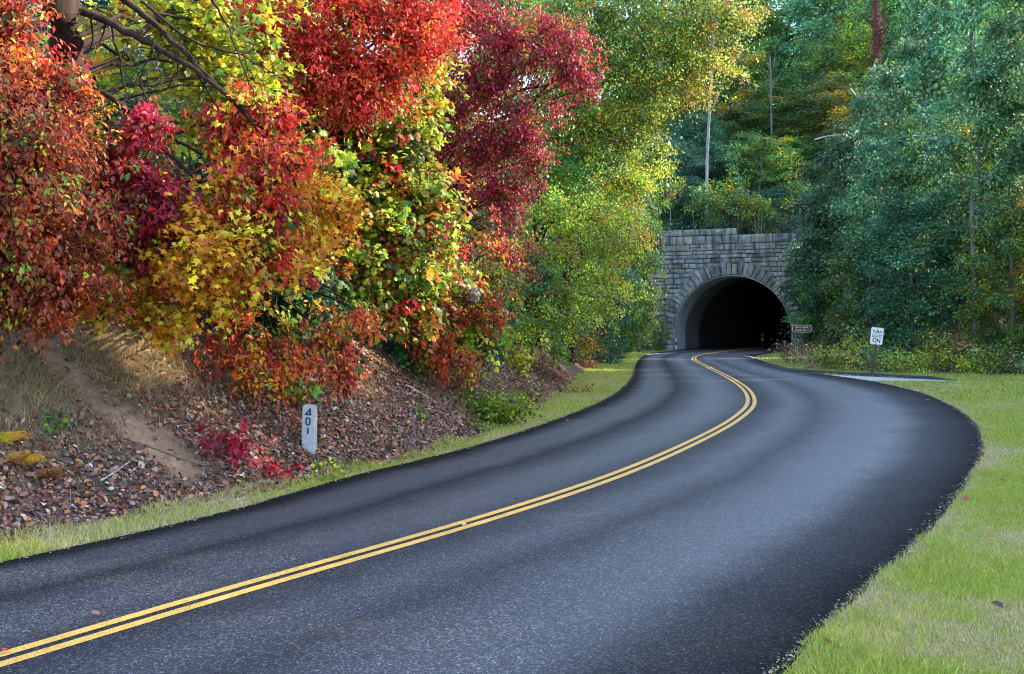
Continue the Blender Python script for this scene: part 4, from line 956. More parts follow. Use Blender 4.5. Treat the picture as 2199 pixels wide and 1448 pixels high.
PRO = {
    'blue': proto('broadleaf_tree', 14, 3.6, 0.10, P_F1, 24000, .185, 'small', 201, droop=.35),
    'teal': proto('broadleaf_tree', 11, 3.4, 0.06, ([TEAL, BGR, DGR, (0.05, .15, .11)], [4, 3, 2, 2]), 20000, .19, 'small', 202, droop=.3),
    'green': proto('broadleaf_tree', 12, 3.4, 0.08, P_F2, 24000, .18, 'small', 203, gold=.06),
    'lime': proto('broadleaf_tree', 10, 2.9, 0.10, P_F3, 17000, .17, 'small', 204, gold=.12),
    'olive': proto('broadleaf_tree', 12, 3.4, 0.10, P_F4, 21000, .18, 'small', 205, gold=.2),
    'dark': proto('hemlock_tree', 12, 2.9, 0.06, P_F5, 24000, .13, 'small', 206, droop=1.1, sig=.45),
    'bronze': proto('broadleaf_tree', 10, 2.8, 0.15, P_F6, 14000, .17, 'small', 207, gold=.15),
}
first = {k: True for k in PRO}
def plant(kind, px, Y, top, width, label, group=None, sink=0.0, rot=None, cat='tree', name=None, zbase=None):
    """a forest tree standing on the ground at column px and distance Y, crown top at photo row top, crown width in photo px"""
    x = (px - CXP) * Y / F; z = ground_z(x, Y) if zbase is None else zbase
    ztop = CH - (top - HOR) * Y / F; H = max(2.5, ztop - z + sink)
    src = PRO[kind]
    o = src if first[kind] else copy_tree(src)
    first[kind] = False
    H0 = {'blue': 14, 'teal': 11, 'green': 12, 'lime': 10, 'olive': 12, 'dark': 12, 'bronze': 10}[kind]; R0 = {'blue': 3.9, 'teal': 3.7, 'green': 3.7, 'lime': 3.1, 'olive': 3.7, 'dark': 3.2, 'bronze': 3.0}[kind]
    sx = width * Y / F / 2 / R0; sz = H / H0
    o.location = (x, Y, z - sink); o.scale = (sx, sx, sz)
    o.rotation_euler = (0, 0, rot if rot is not None else random.uniform(0, 6.28))
    tag(o, label, cat, group)
    return o
FG = 'forest trees on the hillside'
# right-hand wall of the forest, front to back
plant('green', 2175, 46, 420, 230, 'bright green broadleaf tree at the forest edge in the far right corner of the lawn', FG)
plant('olive', 2140, 47.5, 560, 190, 'low olive tree with yellow leaves hanging over the lawn beside the grey trunk', FG)
plant('blue', 2110, 51, 120, 300, 'tallest blue green tree rising behind the grey trunk at the forest edge', FG)
plant('blue', 2225, 50, -40, 320, 'huge pale blue green tree cut by the right border of the view', FG)
plant('teal', 1960, 51, 430, 260, 'dark teal bushy tree directly behind the turn lights on sign', FG)
plant('green', 1870, 56, 500, 200, 'layered mid green tree between the two road signs', FG)
plant('teal', 1806, 73, 470, 220, 'dark teal tree covering the right shoulder of the stone tunnel wall', FG)
plant('green', 1803, 72, 560, 195, 'low leafy green tree reaching in front of the dark tunnel mouth', FG)
plant('blue', 1900, 58, 300, 260, 'rounded blue green tree standing behind the layered green tree', FG)
plant('green', 2030, 56, 260, 260, 'mid green tree with scattered gold leaves behind the teal bushy tree', FG)
plant('blue', 1980, 64, 90, 300, 'pale blue green tree right of the red brown vine trunk', FG)
plant('blue', 2080, 62, -60, 300, 'silvery green tree at the top of the right forest wall', FG)
plant('olive', 2190, 60, -120, 260, 'tawny olive tree at the top right corner', FG)
plant('teal', 1820, 70, 290, 230, 'blue green tree beside the bare curved fallen branch', FG)
plant('blue', 1905, 74, 150, 240, 'grey green tree just right of the foot of the red brown vine trunk', FG)
plant('teal', 1768, 75, 400, 190, 'teal tree leaning over the right end of the tunnel coping', FG)
# on the hill above the tunnel
def tunnel_hill(rows):
    for (k, px, Y, top, w, lab) in rows: plant(k, px, Y, top, w, lab, FG)
tunnel_hill([
    ('dark', 1440, 93, 300, 170, 'dark hemlock left above the tunnel wall behind the yellow green tree'),
    ('dark', 1540, 95, 330, 190, 'dark feathery hemlock below the pale bare trunk'),
    ('green', 1630, 93, 290, 150, 'slender green tree above the middle of the tunnel coping'),
    ('olive', 1720, 94, 350, 130, 'small olive tree above the right end of the coping'),
    ('green', 1450, 100, 190, 170, 'bright green tree behind the tip of the overhanging maple'),
    ('green', 1580, 104, 230, 190, 'mid green tree with mottled leaves right of the pale bare trunk'),
    ('green', 1710, 102, 200, 200, 'full green tree with gold spots in the middle of the hillside'),
    ('olive', 1790, 100, 160, 170, 'yellow flecked tree left of the red brown vine trunk'),
    ('green', 1690, 98, 300, 150, 'smaller green tree under the full green tree on the hillside'),
    ('green', 1640, 118, 20, 200, 'high green tree above the dark forked trunk'),
    ('blue', 1740, 116, -20, 210, 'blue green tree at the top centre of the hillside'),
    ('olive', 1800, 118, -60, 180, 'olive crown at the top edge left of the red brown vine trunk'),
    ('green', 1900, 112, -40, 210, 'green crown at the top edge right of the red brown vine trunk'),
    ('dark', 1560, 122, -20, 210, 'dark green tree at the top edge beside the overhanging maple'),
    ('dark', 1480, 125, 60, 220, 'shaded dark tree deep behind the overhanging maple'),
    ('lime', 1830, 108, 60, 150, 'yellow green tree behind the red brown vine trunk'),
    ('bronze', 1860, 92, 210, 150, 'rusty olive tree around the foot of the red brown vine trunk'),
    ('dark', 1400, 110, 60, 220, 'dark tree hidden behind the yellow green bushy tree'),
    ('blue', 1980, 110, -120, 240, 'pale blue green crown at the upper right edge of the hill'),
    ('blue', 1690, 140, -160, 260, 'tall shadowy tree on the crest of the hill'),
    ('teal', 1560, 142, -160, 260, 'tall teal tree on the crest of the hill left of centre'),
    ('green', 1820, 138, -200, 260, 'tall green tree on the crest of the hill right of centre'),
    ('dark', 1470, 89, 400, 110, 'low feathery hemlock behind the raised left coping'),
    ('green', 1530, 88.5, 430, 90, 'small green tree behind the middle of the coping'),
    ('dark', 1600, 89, 420, 110, 'dark low tree behind the coping step'),
    ('dark', 1655, 88, 440, 80, 'small dark tree beside the pale sapling clump'),
    ('dark', 1700, 89, 400, 110, 'dark low tree behind the right coping'),
    ('teal', 1500, 97, 250, 150, 'teal tree behind the foot of the pale bare trunk'),
    ('green', 1600, 110, 120, 180, 'mid green tree under the forked trunk'),
    ('green', 1760, 108, 90, 170, 'mottled green tree in the upper middle of the hillside'),
    ('blue', 2080, 100, -160, 260, 'far blue green crown over the upper right forest wall'),
    ('blue', 2180, 90, -200, 280, 'far pale crown at the very top right'),
    ('green', 1990, 128, -420, 300, 'tall green tree on the crest behind the upper right forest wall'),
    ('blue', 1890, 132, -380, 300, 'tall blue green tree on the crest behind the vine trunk'),
    ('teal', 2090, 122, -460, 320, 'tall teal tree on the crest near the top right corner'),
    ('dark', 2190, 112, -460, 320, 'tall dark tree on the crest at the top right corner'),
    ('green', 1740, 135, -300, 280, 'tall green tree on the crest at the top centre'),
    ('dark', 1420, 140, -140, 260, 'tall dark tree on the crest of the hill far left'),
])
# beyond the right edge of the view unseen trees carry the forest on, set close and dense for shade
for k, (x, y, kd) in enumerate([(27, 37, 'blue'), (30, 29, 'green'), (27, 20, 'blue'), (31, 12, 'olive'), (28, 3, 'blue'), (33, 42, 'blue'), (36, 33, 'blue'), (37, 22, 'green'), (38, 12, 'blue'), (40, 50, 'blue'), (34, -6, 'green'), (46, 40, 'blue'), (46, 28, 'olive'), (31, 34, 'green'), (29, 25, 'blue'), (28, 12, 'green'), (33, 17, 'blue'), (33, 25, 'teal'), (30, 5, 'blue'), (41, 36, 'blue'), (42, 18, 'blue'), (38, 27, 'green'), (50, 48, 'blue'), (52, 36, 'blue'), (43, 45, 'green'), (37, 45, 'blue')]):
    o = copy_tree(PRO[kd]); z = ground_z(x, y); o.location = (x, y, z); o.scale = (1.25, 1.25, 1.5 + 0.12 * (k % 3)); o.rotation_euler = (0, 0, k * 1.3)
    tag(o, 'tall broadleaf tree added to shade the lawn outside the right border', 'tree', 'added shade trees beyond the right border')
# dim trees on the left bank behind the coloured ones
for k, (px, Y, top, w, kd, lab) in enumerate([
    (120, 23, -200, 420, 'dark', 'shaded green tree deep behind the thick dark trunk'), (420, 25, -260, 420, 'green', 'shaded green tree behind the bare sweeping limbs'),
    (700, 27, -200, 380, 'green', 'shaded green tree behind the bright red tree'), (930, 33, -150, 330, 'olive', 'olive tree behind the wine red tree'),
    (1100, 42, -120, 300, 'green', 'green tree behind the tip of the wine red tree'), (1190, 50, -60, 280, 'green', 'green tree standing behind the tall green maple'),
    (300, 21, 300, 330, 'dark', 'dark shrub like tree in the gap behind the golden maple'), (560, 22, 330, 300, 'dark', 'dark evergreen in the gap behind the scarlet tree'),
    (800, 26, 420, 260, 'green', 'green tree glimpsed behind the mixed maple'), (1000, 31, 380, 240, 'green', 'green tree glimpsed behind the paper nest'),
    (1290, 64, -260, 300, 'green', 'tall green tree behind the crown of the green maple'),
    (1330, 62, 330, 170, 'green', 'green tree behind the dull orange rim of the bushy tree'), (1290, 56, 480, 150, 'teal', 'dark green tree behind the thin dark sign post')]):
    plant(kd, px, Y, top, w, lab, 'background trees on the left bank')
plant('dark', 1372, 80, 580, 70, 'dark reddish bush hugging the left end of the tunnel wall', None, cat='bush')
plant('bronze', 1372, 76, 590, 85, 'brown leaved bush on the slope left of the tunnel arch', None, cat='bush')
plant('green', 1415, 79, 700, 50, 'small bright green bush at the foot of the left arch stones', None, cat='bush')
plant('green', 1378, 88, 400, 120, 'green tree peeping over the left end of the tunnel coping', FG)
plant('green', 1340, 72, 690, 70, 'low green bush beside the dark sign post', None, cat='bush')

# distinctive bare trunks
def bare_trunk(name, label, pts, r0, r1, bark, limbs=()):
    p = [np.array(at(*q)) for q in pts]; b_ = np.array([p[0][0], p[0][1], ground_z(p[0][0], p[0][1])])
    root = empty(name, b_); tag(root, label, 'tree')
    s = np.linspace(0, len(p) - 1, 16); pp = np.stack([np.interp(s, np.arange(len(p)), np.array(p)[:, k]) for k in range(3)], 1)
    pp = np.concatenate([[[pp[0][0], pp[0][1], b_[2] - 0.2]], pp]) if pp[0][2] > b_[2] else pp
    V, q = tube(pp - b_, np.linspace(r0, r1, len(pp)), 9); link('trunk', mesh_tris('trunk', V, q, smooth=True), bark, root)
    for lp in limbs:
        tb = Tubes(); L2 = [np.array(at(*q)) - b_ for q in lp]; s = np.linspace(0, len(L2) - 1, 9)
        tb.add(np.stack([np.interp(s, np.arange(len(L2)), np.array(L2)[:, k]) for k in range(3)], 1), np.linspace(r1 * .6, .012, 9), 5); link('limb', tb.mesh('limb'), bark, root)
    return root
bare_trunk('pale_tree', 'pale slim bare trunk standing above the left half of the tunnel', [(1518, 345, 87), (1523, 250, 87), (1529, 150, 87), (1533, 60, 87), (1535, -40, 87)], .12, .07, M_BARK_W, [[(1523, 250, 87), (1545, 200, 87), (1560, 150, 86.5)], [(1529, 140, 87), (1505, 90, 87), (1490, 40, 87)]])
bare_trunk('forked_tree', 'forked thin grey trunk in the dark gap on the hillside', [(1657, 265, 101), (1656, 180, 101), (1653, 120, 101)], .12, .06, M_BARK_G, [[(1656, 165, 101), (1664, 130, 101), (1666, 100, 101)], [(1656, 190, 101), (1675, 160, 101), (1690, 140, 101)]])
vt = bare_trunk('vine_clad_tree', 'broad dead trunk wrapped in red brown vine high on the hillside', [(1884, 240, 88), (1883, 150, 88), (1881, 60, 88), (1878, -20, 88)], .34, .26, M_BARK_R, [[(1881, 60, 88), (1850, 30, 87.6), (1830, 40, 87)], [(1882, 90, 88), (1905, 60, 87.5), (1920, 20, 87)]])
vb = np.array(vt.location)
vl = [dict(c=at(1883 + 6 * math.sin(k), 230 - 22 * k, 87.6) - vb, r=(.5, .4, .6), n=260, pal=([(0.16, .05, .03), (0.22, .08, .05), (.10, .05, .03)], [2, 1, 2]), size=.13, sig=.2, per=12, droop=1.0) for k in range(11)]
P_, T_, N_, S_, C_, _ = scatter(vl, np.random.default_rng(77)); o = link('vine', build_leaves('vine', 'small', P_, T_, N_, S_, C_), M_LEAF_G, vt); o['kind'] = 'stuff'
bare_trunk('grey_tree', 'straight grey trunk at the forest edge near the right border', [(2096, 745, 47), (2094, 660, 47), (2090, 580, 47), (2088, 500, 47), (2086, 430, 47)], .13, .09, M_BARK_G, [[(2090, 590, 47), (2060, 570, 46.5), (2040, 575, 46)]])
bare_trunk('slim_tree', 'slim grey trunk showing between leaves high on the right', [(2055, 325, 56), (2050, 270, 56), (2046, 230, 56)], .06, .04, M_BARK_G)
tb = Tubes(); fb = at(1775, 298, 91)
for pts in ([(1750, 300, 92), (1775, 293, 91), (1800, 290, 90.6), (1815, 291, 90.4)], [(1826, 190, 90), (1838, 205, 90), (1858, 215, 90)], [(1870, 185, 90), (1858, 196, 90), (1857, 212, 90)]):
    q = np.array([at(*p_) for p_ in pts]) - fb; s = np.linspace(0, len(q) - 1, 9); tb.add(np.stack([np.interp(s, np.arange(len(q)), q[:, k]) for k in range(3)], 1), np.linspace(.07, .03, 9), 5)
o = link('dead_branch', tb.mesh('dead_branch'), M_STICK); o.location = fb; tag(o, 'bleached curved dead branch caught in the trees above the tunnel', 'branch')

# saplings along the top of the portal
SG = 'thin saplings along the top of the tunnel wall'
sap_lab = ['thin pale sapling at the left end of the tunnel coping', 'thin sapling behind the raised left coping', 'bent thin sapling over the arch crown', 'thin sapling left of the coping step', 'dark straight sapling right at the coping step', 'first stem of the pale clump on the lower coping', 'second stem of the pale clump on the lower coping', 'third stem of the pale clump on the lower coping', 'leaning stem beside the pale clump', 'lone tall sapling above the right coping', 'short sapling behind the yellowing tree']
for k, (px, top, dx) in enumerate([(1437, 400, 4), (1492, 410, -5), (1512, 420, 14), (1562, 400, 4), (1584, 330, -1), (1622, 440, 2), (1628, 430, 3), (1634, 436, 4), (1612, 420, -10), (1700, 345, 2), (1716, 400, 4)]):
    p0 = at(px, 505, 84.6 - (px - 1580) * 0.017); x, y = p0[0], p0[1]; z = ground_z(x, y)
    rt = empty('sapling', (x, y, z)); tag(rt, sap_lab[k], 'sapling', SG)
    tpz = CH - (top - HOR) * y / F - z; dxm = dx * y / F
    V, q = tube(curvy((0, 0, -.2), (dxm, 0.1, tpz), 0, 8, .012), np.linspace(.05, .02, 8), 6); link('trunk', mesh_tris('trunk', V, q, smooth=True), M_BARK_W if k in (0, 5, 6, 7) else M_BARK_G, rt)
    lb = [dict(c=(dxm + RNG.normal(0, .5), RNG.normal(0, .3), tpz * f_), r=(.9, .7, .35), n=160, pal=[P_F3, P_F2, P_F4][k % 3], size=.15, sig=.25, per=14) for f_ in (.7, .85, 1.0, 1.1)]
    P_, T_, N_, S_, C_, _ = scatter(lb, np.random.default_rng(300 + k)); o = link('crown', build_leaves('crown', 'small', P_, T_, N_, S_, C_), M_LEAF_G, rt); o['kind'] = 'stuff'

# ------------------------------------------------------------------ shrubs and weeds
def shrub(name, label, loc, w, h, n, pal, size, kind='small', seed=1, group=None, cat='shrub', mat=M_LEAF, stems=7, sig=.12, droop=.3, low=0.15, d=None):
    rng = np.random.default_rng(seed); rt = empty(name, loc); tag(rt, label, cat, group)
    tb = Tubes(); lobes = []; d = d or w * .7
    for k in range(stems):
        a_ = rng.uniform(0, 6.28); rr2 = math.sqrt(rng.random()); tip = np.array([math.cos(a_) * w * rr2, math.sin(a_) * d * rr2, h * rng.uniform(.55, 1.0)])
        p = curvy((tip[0] * .25, tip[1] * .25, -.05), tip, 0.05, 6, .03, rng); tb.add(p, np.linspace(.006 + .006 * h, .003, 6), 5)
        for f_ in (rng.uniform(low, .5), .75, 1.0):
            c = p[int(f_ * 5)]; lobes.append(dict(c=c, r=(w * .34, d * .34, h * .2), n=max(4, n // (stems * 3)), pal=pal, size=size, sig=sig, per=10, droop=droop))
    link('stem', tb.mesh('stem'), M_TWIG, rt)
    P_, T_, N_, S_, C_, _ = scatter(lobes, rng); o = link('foliage', build_leaves('foliage', kind, P_, T_, N_, S_, C_), mat, rt); o['kind'] = 'stuff'
    return rt
def S(px, py, *a, **k):
    p = on_bank(px, py); return p
shrub('bramble', 'low bright green bramble bush on the litter near the road edge', on_bank(1050, 905), .95, .62, 2600, ([LGR, (0.13, .28, .03), GRN, YGR], [4, 4, 3, 1]), .085, seed=41, stems=16, sig=.14)
shrub('bramble', 'small trailing green sprig at the foot of the bramble bush', on_bank(1020, 925), .3, .2, 200, ([LGR, GRN], [1, 1]), .08, seed=42, stems=6)
shrub('seedling', 'bright green broad leaved seedling growing behind the milepost', on_bank(650, 880) + np.array([0, .1, 0]), .26, .62, 75, ([LGR, (0.12, .30, .03), (.05, .2, .05), YGR], [3, 3, 2, 1]), .17, 'maple', seed=43, stems=5, sig=.10)
shrub('red_seedling', 'scarlet leaved seedling sprawling on the litter left of the milepost', on_bank(480, 990), .55, .5, 300, ([(.62, .05, .025), (0.6, .03, .02), (.42, .02, .02)], [3, 3, 2]), .105, 'long', seed=44, stems=7, sig=.10)
shrub('red_seedling', 'low crimson seedling between the scarlet seedling and the grass edge', on_bank(572, 1020), .34, .2, 110, ([(.62, .05, .025), (.42, .02, .02)], [2, 2]), .105, 'long', seed=45, stems=5, sig=.08)
shrub('green_seedling', 'small dark green seedling beside the bare soil streak', on_bank(120, 925), .13, .2, 60, ([GRN, DGR, LGR], [3, 2, 1]), .075, 'maple', seed=46, stems=4, sig=.06)
shrub('dry_shrub', 'brown dry shrub at the far end of the leaf litter', on_bank(1135, 862), .7, .6, 520, ([TAN, BRN, OLV, (.30, .17, .08)], [3, 2, 2, 3]), .09, seed=47, stems=14, sig=.14)
shrub('dry_shrub', 'low dry brown shrub on the verge past the bramble bush', on_bank(1225, 848), .6, .3, 300, ([TAN, BRN, RUST], [3, 2, 2]), .09, seed=48, stems=10, sig=.12)
shrub('weed', 'thin yellow green weed standing right of the milepost', on_bank(690, 1020), .15, .22, 40, ([YGR, LGR], [1, 1]), .08, seed=49, stems=4)
shrub('weed', 'sparse green weed at the grass edge below the milepost', on_bank(715, 1035), .2, .16, 50, ([LGR, YGR], [1, 1]), .08, seed=50, stems=5)
shrub('weed', 'yellow leaved shrub below the yellow green bushy tree', on_bank(1110, 800), .6, .8, 600, ([YEL, YGR, LGR, RUST], [2, 3, 2, 1]), .09, seed=51, stems=10)
shrub('weed', 'tuft of green leaves on the slope left of the bramble bush', on_bank(900, 900), .2, .25, 60, ([GRN, LGR], [1, 1]), .08, seed=52, stems=5)
shrub('dry_shrub', 'grey brown tangle of dry stems above the bramble bush', on_bank(960, 830), .8, .5, 420, ([BRN, TAN, (.2, .13, .09)], [2, 2, 2]), .07, seed=53, stems=18, sig=.16)
shrub('dry_shrub', 'dull red brown shrub at the verge before the dark sign post', on_bank(1255, 790), .9, .45, 420, ([RUST, BRN, TAN], [3, 2, 2]), .1, seed=54, stems=10)

def fern(label, loc, n, L, col, seed):
    rng = np.random.default_rng(seed); rt = empty('fern', loc); tag(rt, label, 'fern', 'autumn ferns at the left border')
    for k in range(n):
        a_ = rng.uniform(0, 6.28); m = 16
        t = np.linspace(0, 1, m); Lk = L * rng.uniform(.7, 1.1); x = t * Lk * .85; z = Lk * (.9 * t - .75 * t ** 2.2)
        pts = np.stack([x * math.sin(a_), -x * math.cos(a_), z], 1)
        V = []; T = []; C = []
        base = np.array(col[rng.integers(len(col))]); nrm_ = np.array([.1, -.75, .6]) + rng.normal(0, .3, 3)
        for i in range(2, m):
            wd = Lk * .26 * (1 - (i / m) ** 1.6) * min(1, i / 4) + .008
            dirv = unit((pts[i] - pts[i - 1])[None])[0]; side = np.cross(dirv, nrm_); side /= np.linalg.norm(side) + 1e-6
            for sg in (-1, 1):
                for j in range(4):                                   # leaflets along each side vein
                    f = (j + .5) / 4; o_ = pts[i] + side * sg * wd * f + dirv * wd * .45 * f + np.array([0, 0, -wd * .25 * f * f]); lw = wd * .16; b0 = len(V)
                    V += [o_ - side * sg * lw - dirv * lw * .5, o_ + dirv * lw * 1.1, o_ + side * sg * lw * 1.6 + dirv * lw * .3 + np.array([0, 0, rng.normal(0, .006)]), o_ - dirv * lw * .9]
                    T += [(b0, b0 + 1, b0 + 2), (b0, b0 + 2, b0 + 3)]; c_ = base * rng.uniform(.7, 1.3); C += [c_, c_]
        link('frond', mesh_tris('frond', np.array(V), np.array(T), np.clip(np.array(C), 0, .9)), M_LEAF, rt)
fern('yellow fern fronds poking in at the left border of the bank', on_bank(5, 960), 9, .38, [YEL, GOLD, YGR], 61)
fern('orange brown fern drooping below the yellow fern', on_bank(55, 1000), 9, .36, [(0.42, .22, .04), (.35, .15, .04), GOLD], 62)
fern('small withered orange fern on the litter right of the other ferns', on_bank(115, 1030), 8, .32, [(0.36, .18, .04), (.30, .13, .04)], 63)

WG = 'roadside weeds in front of the forest'
def ground_px(px, py):
    x, y = W(px, py); return np.array([x, y, ground_z(x, y)])
wl_ = [
 ('pink_weed', 'pinkish red dry weeds at the road bend before the brown sign', 1705, 783, 1.0, 1.25, 520, ([(0.32, .11, .11), (.38, .2, .15), (.24, .1, .09), TAN], [3, 3, 2, 1]), .08),
 ('pink_weed', 'faded pink weeds right of the red weed clump', 1740, 792, .9, .95, 420, ([(0.33, .17, .14), TAN, OLV], [3, 2, 1]), .08),
 ('grass_clump', 'grey green grass clump left of the pink weeds', 1688, 778, .5, .8, 300, ([(0.2, .25, .12), OLV], [2, 1]), .09),
 ('weed', 'yellow green weeds left of the leaning sign post', 1780, 797, 1.2, 1.0, 900, ([LGR, YGR, GRN, OLV], [4, 2, 2, 1]), .10),
 ('weed', 'green weeds with tall seed heads beside the sign post', 1835, 800, 1.1, 1.35, 900, ([LGR, YGR, OLV, TAN], [3, 3, 2, 1]), .10),
 ('weed', 'bluish green weeds right of the leaning sign post', 1905, 803, 1.2, 1.15, 1000, ([BGR, LGR, PALE, YGR], [3, 3, 2, 1]), .11),
 ('weed', 'sprawling yellow green weeds along the kerb', 1960, 806, 1.1, .8, 800, ([YGR, LGR, OLV], [3, 3, 2]), .10),
 ('weed', 'tall golden weeds under the teal bushy tree', 2030, 804, 1.2, 1.25, 850, ([YGR, OLV, TAN, LGR], [3, 3, 1, 2]), .10),
 ('weed', 'dense yellow green weeds below the grey trunk', 2085, 806, 1.2, .95, 900, ([LGR, YGR, GRN], [3, 3, 2]), .10),
 ('weed', 'grey green weeds at the right end of the lawn', 2145, 807, 1.2, 1.0, 900, ([BGR, PALE, OLV, YGR], [3, 2, 2, 2]), .10),
 ('weed', 'pale weeds cut by the right border of the view', 2200, 808, 1.1, 1.1, 800, ([PALE, BGR, TAN], [3, 2, 1]), .10),
 ('weed', 'olive weeds in the shade behind the faded pink weeds', 1765, 782, 1.3, 1.2, 700, ([OLV, GRN, (0.2, .15, .1)], [3, 3, 2]), .10),
 ('weed', 'shaded green weeds behind the tall seed heads', 1850, 792, 1.4, 1.5, 800, ([GRN, OLV, BGR], [3, 2, 2]), .11),
 ('weed', 'dull green weeds at the forest edge behind the golden weeds', 1990, 797, 1.4, 1.3, 800, ([GRN, OLV, BGR], [3, 2, 2]), .11),
]
for k, (nm, lab, px, py, w, h, n, pal, sz) in enumerate(wl_):
    shrub(nm, lab, ground_px(px, py - (3 if nm == 'weed' else 0)), w, h * 1.2 * (0.85 + .35 * ((k * 7) % 5) / 4), int(n * 1.35), [ [tuple(min(.8, v_ * 1.4) for v_ in c_) for c_ in pal[0]], pal[1] ], sz, seed=400 + k, group=WG, cat='weeds', mat=M_LEAF_G, stems=16, sig=.16, low=.05)

for k, (px, w, h, pal, lab) in enumerate([(1425, 1.3, 1.6, P_F2, 'green undergrowth at the left end of the tunnel coping'), (1468, 1.5, 1.3, P_F5, 'dark undergrowth behind the raised left coping'), (1515, 1.4, 1.5, P_F2, 'green undergrowth behind the pale bare trunk'), (1560, 1.4, 1.2, P_F5, 'dark undergrowth left of the coping step'), (1600, 1.3, 1.3, P_F5, 'dark undergrowth right of the coping step'), (1645, 1.4, 1.5, P_F2, 'green undergrowth around the pale sapling clump'), (1690, 1.4, 1.6, P_F5, 'dark undergrowth at the right end of the coping')]):
    p0 = at(px, 500, 85.2 - (px - 1580) * .017); z = ground_z(p0[0], p0[1])
    shrub('undergrowth_shrub', lab, (p0[0], p0[1], z), w, h, 1100, pal, .15, seed=460 + k, group='undergrowth above the tunnel', mat=M_LEAF_G, stems=14, sig=.22, low=.05, d=.6)

# ------------------------------------------------------------------ leaf litter, twigs
LIT = [(0.30, .135, .07), (0.20, .085, .05), (0.40, .17, .07), (0.46, .28, .16), (0.32, .22, .19), (0.12, .058, .04), (0.52, .42, .38), (0.50, .16, .04), (0.36, .07, .05)]
LW = np.array([5, 5, 3, 2.2, 3.2, 5, 1.0, 1.2, .7]); LW = LW / LW.sum()
def litter(n, smin, smax, rng, dmax=4.6, ymax=40):
    out = []
    Pq = np.empty((0, 2))
    while len(Pq) < n:
        y = 4 + (ymax - 4) * rng.random(n * 3) ** 1.25; f = np.interp(y, FOOT[:, 1], FOOT[:, 0]); x = f - rng.uniform(-.3, dmax, n * 3) * 1.05
        q = np.stack([x, y], 1); d = sdist(q, FOOT)
        pxx = CXP + F * x / y
        gd = np.abs(sdist(q, GULLY)); md = np.min([np.hypot(*(q - c).T) for c in mo], 0)
        keep = (d > -.15) & (d < dmax) & (pxx > -250) & (rng.random(len(q)) < np.clip(1.15 - d / 5.0, .15, 1)) & (rng.random(len(q)) < np.clip((gd - .12) / .45, .16, 1)) & (rng.random(len(q)) < np.clip((md - .2) / .5, .12, 1))
        Pq = np.concatenate([Pq, q[keep]])
    Pq = Pq[:n]; z = np.maximum(0.0, bank_z(Pq))
    e = 0.06; gx_ = (bank_h(Pq + [e, 0])[0] - bank_h(Pq - [e, 0])[0]) / (2 * e); gy_ = (bank_h(Pq + [0, e])[0] - bank_h(Pq - [0, e])[0]) / (2 * e)
    nn = unit(np.stack([-gx_, -gy_, np.ones(n)], 1) + rng.normal(0, .45, (n, 3))); t = unit(np.cross(nn, rng.normal(size=(n, 3))))
    P = np.column_stack([Pq, z]) + nn * rng.uniform(.0, .03, (n, 1)); s = rng.uniform(smin, smax, n)
    c = np.array(LIT)[rng.choice(len(LIT), n, p=LW)]; c = np.clip(c * .88 * np.exp(rng.normal(0, .36, (n, 1))), .01, .8)
    return P, t, nn, s, c
rg = np.random.default_rng(90)
P_, T_, N_, S_, C_ = litter(58000, .022, .09, rg)
o = link('leaf_litter', build_leaves('leaf_litter', 'curl', P_, T_, N_, S_, C_), M_LITTER); tag(o, 'brown dead leaves carpeting the left bank', 'leaf litter', kind='stuff')
# broken twigs among the leaves
tw = litter(2600, .1, .4, np.random.default_rng(91)); rt_ = np.random.default_rng(92)
A_ = tw[0] + tw[2] * .012; Tn = unit(tw[1] + rt_.normal(0, .1, tw[1].shape)); Bn = unit(np.cross(Tn, tw[2]))
E_ = A_ + Tn * tw[3][:, None]; w_ = rt_.uniform(.003, .007, (len(A_), 1))
TV = np.stack([A_ - Bn * w_, A_ + Bn * w_, E_ + Bn * w_ * .4, A_ + tw[2] * w_ * 1.6], 1).reshape(-1, 3); k_ = np.arange(len(A_)) * 4
TT = np.stack([np.stack([k_, k_ + 3, k_ + 2], 1), np.stack([k_ + 3, k_ + 1, k_ + 2], 1), np.stack([k_, k_ + 1, k_ + 3], 1)], 1).reshape(-1, 3)
tc_ = np.array([(.30, .25, .2), (.14, .10, .08), (.45, .40, .35), (.08, .06, .05)])[rt_.choice(4, len(A_), p=[.3, .35, .1, .25])]
o = link('broken_twigs', mesh_tris('broken_twigs', TV, TT, np.repeat(tc_, 3, 0)), M_LITTER); tag(o, 'broken grey and brown twigs scattered through the leaf litter', 'twigs', kind='stuff')
# the larger, nearer dead leaves one by one
P_, T_, N_, S_, C_ = litter(240, .075, .115, rg, dmax=2.2, ymax=20)
lv = []
for kind in ('curl', 'maple'):
    for c in LIT[:9]:
        m_ = mesh_tris('fallen_leaf', TM[kind][0], TM[kind][1], np.repeat(np.array(c)[None], len(TM[kind][1]), 0)); m_.materials.append(M_LITTER); lv.append(m_)
wi = rg.choice(9, 240, p=LW)
LMARK = [(t_, on_bank(*q_)) for t_, q_ in [('near the ferns', (60, 1030)), ('below the dark seedling', (120, 970)), ('by the white stick', (250, 1030)), ('under the soil streak', (390, 1000)), ('below the scarlet seedling', (480, 1010)), ('by the low crimson seedling', (580, 1030)), ('near the milepost', (665, 985)), ('right of the milepost', (760, 960)), ('left of the bramble bush', (900, 920)), ('at the left border', (0, 1100)), ('below the ferns', (120, 1090)), ('above the grass strip', (320, 1060)), ('near the long thin stick', (450, 1040))]]
LLAB = ['brown', 'dark brown', 'russet', 'tan', 'greyish', 'blackish', 'pale', 'orange brown', 'dull red']
